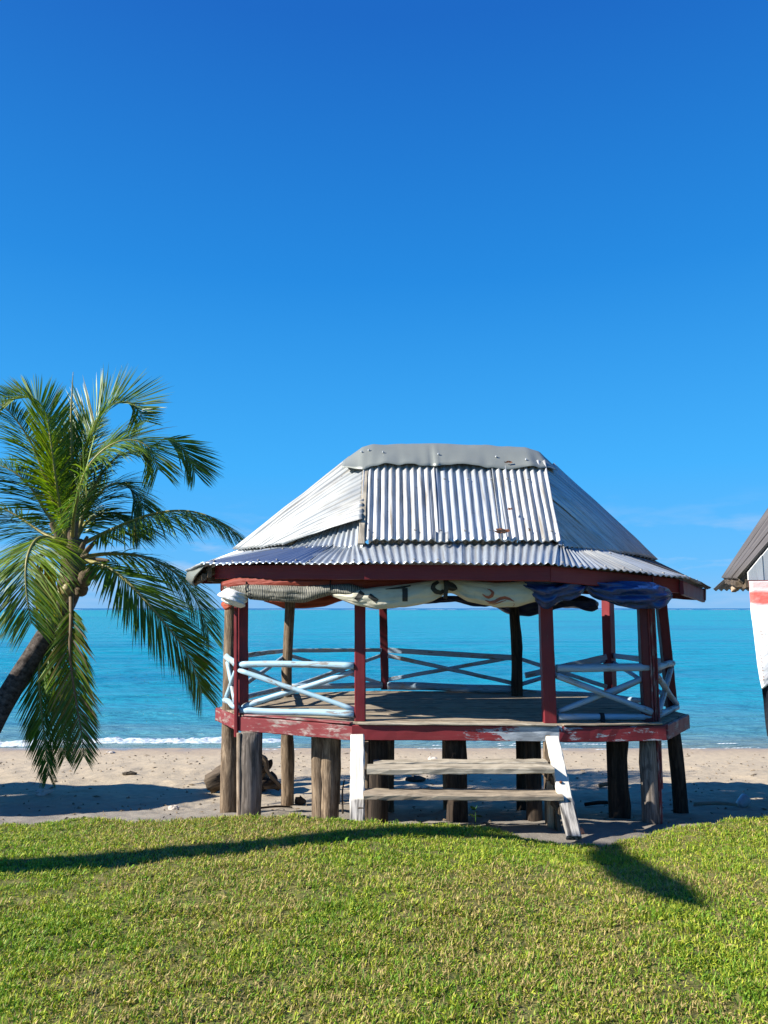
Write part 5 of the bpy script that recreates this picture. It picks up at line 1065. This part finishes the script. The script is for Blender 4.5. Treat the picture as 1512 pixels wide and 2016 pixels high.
o = pole('stick', [P(675, 1602, 7.35), P(674, 1560, 7.4), P(678, 1535, 7.45)], [0.010, 0.009, 0.006], M['timber'], None, sides=6); tag(o, 'thin upright stick beside the double stilt left of the stairs', 'stick')
def lying(name, a, b, r, m, label, cat):
    pa, pb = Vector(a), Vector(b); o = pole(name, [pa, (pa + pb) / 2 + Vector((0.02, 0, .015)), pb], [r, r, r * .7], m, None, sides=8, jit=.2); tag(o, label, cat)
def gs(px, py, up=0.01):
    zz = -0.2
    for _ in range(12): p = G(px, py, zz); zz = float(sand_z(p.x, p.y, False))
    return (p.x, p.y, zz + up)
lying('driftwood_pole', gs(1366, 1588, .03), gs(1452, 1590, .03), 0.022, M['tread'], 'pale driftwood pole lying on the shaded sand at right', 'driftwood')
lying('driftwood_branch', gs(1152, 1589, .03), gs(1208, 1586, .03), 0.022, M['log_dark'], 'dark driftwood branch left of the right stilts', 'driftwood')
lying('driftwood_plank', gs(1180, 1551, .03), gs(1205, 1549, .03), 0.03, M['log'], 'short brown driftwood piece behind the right stilts', 'driftwood')
lying('fallen_branch', gs(505, 1594, .01), gs(575, 1591, .01), 0.012, M['log_dark'], 'thin dark branch on the sand behind the left front log post', 'branch')
# blue and white plastic cup
c_ = Vector(gs(1462, 1588, .05)); t_ = Vector((0.6, 0.3, 0.35)).normalized()
o = pole('plastic_cup', [c_ - t_ * .07, c_ - t_ * .066, c_, c_ + t_ * .075, c_ + t_ * .08], [.03, .048, .055, .066, .062], plain('blue_white_plastic', (0.35, 0.45, 0.6), 0.4, 0.4, 12, col2=(0.72, 0.75, 0.78)), None, sides=16, jit=.08); tag(o, 'crumpled blue and white plastic cup on the sand at far right', 'cup')
# seedling in front of the stairs
SD = empty('seedling', gs(936, 1622, 0), 'small green seedling with broad leaves in front of the stairs', 'seedling'); M['sd'] = plain('seedling_leaf', (0.05, 0.13, 0.02), 0.45, 0.3, 20)
b_ = Vector(gs(936, 1622, 0)); pole('stem', [b_, b_ + Vector((0.004, 0, .07)), b_ + Vector((0, 0, .13))], [.004, .003, .002], M['sd'], SD, sides=5)
for q, (a, h, l, tl) in enumerate(((2.6, .06, .07, .5), (0.3, .075, .07, -.1), (1.2, .125, .06, .6), (4.2, .12, .06, .5), (3.4, .13, .06, .8))):
    d = Vector((math.cos(a), math.sin(a) * .6, tl)).normalized(); s_ = d.cross(Vector((0, .6, .8))).normalized(); r_ = b_ + Vector((0, 0, h)); V = []
    for f_, w in ((0, .004), (.3, .017), (.6, .02), (.85, .012), (1, .001)): V += [r_ + d * l * f_ - s_ * w + Vector((0, 0, -.012 * f_)), r_ + d * l * f_ + s_ * w + Vector((0, 0, -.012 * f_))]
    mesh('leaf', V, [(2*k, 2*k+1, 2*k+3, 2*k+2) for k in range(4)], M['sd'], SD, smooth=True)
for q, (px, py) in enumerate(((1121, 1640), (1115, 1632))):
    pass

# ------------------------------------------------------------------ neighbours outside the frame whose shade falls into it
cot = 1 / math.tan(R(SUN_EL))
def caster(x, y, z, h):                                                     # the point h above (x, y, z) along the sun's ray
    return Vector((x + SUN_AZ[0] * h * cot, y + SUN_AZ[1] * h * cot, z + h))
def lawn_at(px, py):
    zz = 0.45
    for _ in range(15): p = G(px, py, zz); zz = float(lawn_z(p.x, min(p.y, 6.05)))
    return Vector((p.x, p.y, zz))
sp_ = [lawn_at(0, 1708), lawn_at(300, 1686), lawn_at(600, 1656), lawn_at(850, 1636), lawn_at(1010, 1636)]
d0 = (sp_[1] - sp_[0]).normalized(); sp_ = [sp_[0] + d0 * (-(sp_[0].x + 6.6) / d0.x) * 1.0, sp_[0] + d0 * (-(sp_[0].x + 6.6) / d0.x) * 0.5] + sp_
tp = [caster(p.x, p.y, 0.45 if q < 2 else p.z, max(0.0, (p.x + 6.6) / (-SUN_AZ[0] * cot))) for q, p in enumerate(sp_)]
base = tp[0]; TB = empty('shadow_tree', base, 'unseen bare tree left of the lawn, trunk and limb shaped to cast its shadows', 'tree'); top_h = tp[-1].z - 0.2  # unseen tree, shaped backwards from the shadows wanted on the lawn
pole('trunk', [base - Vector((0, 0, .2))] + tp, [0.2, 0.195, 0.185, 0.175, 0.165, 0.15, 0.12, 0.06], M['log_grey'], TB, sides=14, jit=.08, knots=3)
lp = [lawn_at(1155, 1662), lawn_at(1205, 1690), lawn_at(1270, 1728), lawn_at(1330, 1762), lawn_at(1395, 1790)]
lb = [caster(p.x, p.y, p.z, top_h - 0.2 + 0.12 * q) for q, p in enumerate(lp)]
pole('limb', [tp[-3]] + lb, [0.04, .07, .11, .115, .09, .02], M['log_grey'], TB, sides=12, jit=.12, knots=2)  # limb added and bent so a second shadow crosses the lawn
# a second pavilion along the beach: plain corrugated hip roof on posts
NH = empty('neighbour_pavilion', (-9.2, 8.3, -.1), 'second corrugated roofed beach pavilion further left along the sand', 'pavilion')
cx, cy, hx, hy, ez, rz, rr = -9.2, 8.3, 2.7, 1.75, 2.5, 3.75, 1.2
cor = [Vector((cx + a * hx * k1, cy + b * hy * k2, ez)) for a, b, k1, k2 in ((-1, -.45, 1, 1), (-1, -1, .55, 1), (1, -1, .55, 1), (1, -.45, 1, 1), (1, .45, 1, 1), (1, 1, .55, 1), (-1, 1, .55, 1), (-1, .45, 1, 1))]
top = [Vector((cx - rr, cy, rz)), Vector((cx - rr, cy, rz)), Vector((cx + rr, cy, rz)), Vector((cx + rr, cy, rz)), Vector((cx + rr, cy, rz)), Vector((cx + rr, cy, rz)), Vector((cx - rr, cy, rz)), Vector((cx - rr, cy, rz))]
for q in range(8):
    a, b = cor[q], cor[(q + 1) % 8]; ta, tb = top[q], top[(q + 1) % 8]
    if (ta - tb).length < 0.1: ta, tb = ta + Vector((0, -.02, 0)), tb + Vector((0, .02, 0)) 
    sheet('roof_sheet', [a, b], [ta, tb], zk, seed=100 + q, parent=NH, nt_=6)
for q in range(8):
    c_ = cor[q] * 0.86 + Vector((cx, cy, ez)) * 0.14; gz = float(sand_z(c_.x, c_.y)); pole('post', [(c_.x, c_.y, gz - .1), (c_.x, c_.y, 2.7)], .06, M['log'], NH, sides=8, seg=6)
V, Fc = poly_prism([(c.x * .88 + cx * .12, c.y * .88 + cy * .12) for c in cor], .86, .96); mesh('floor', V, Fc, M['deck'], NH, grain=V)
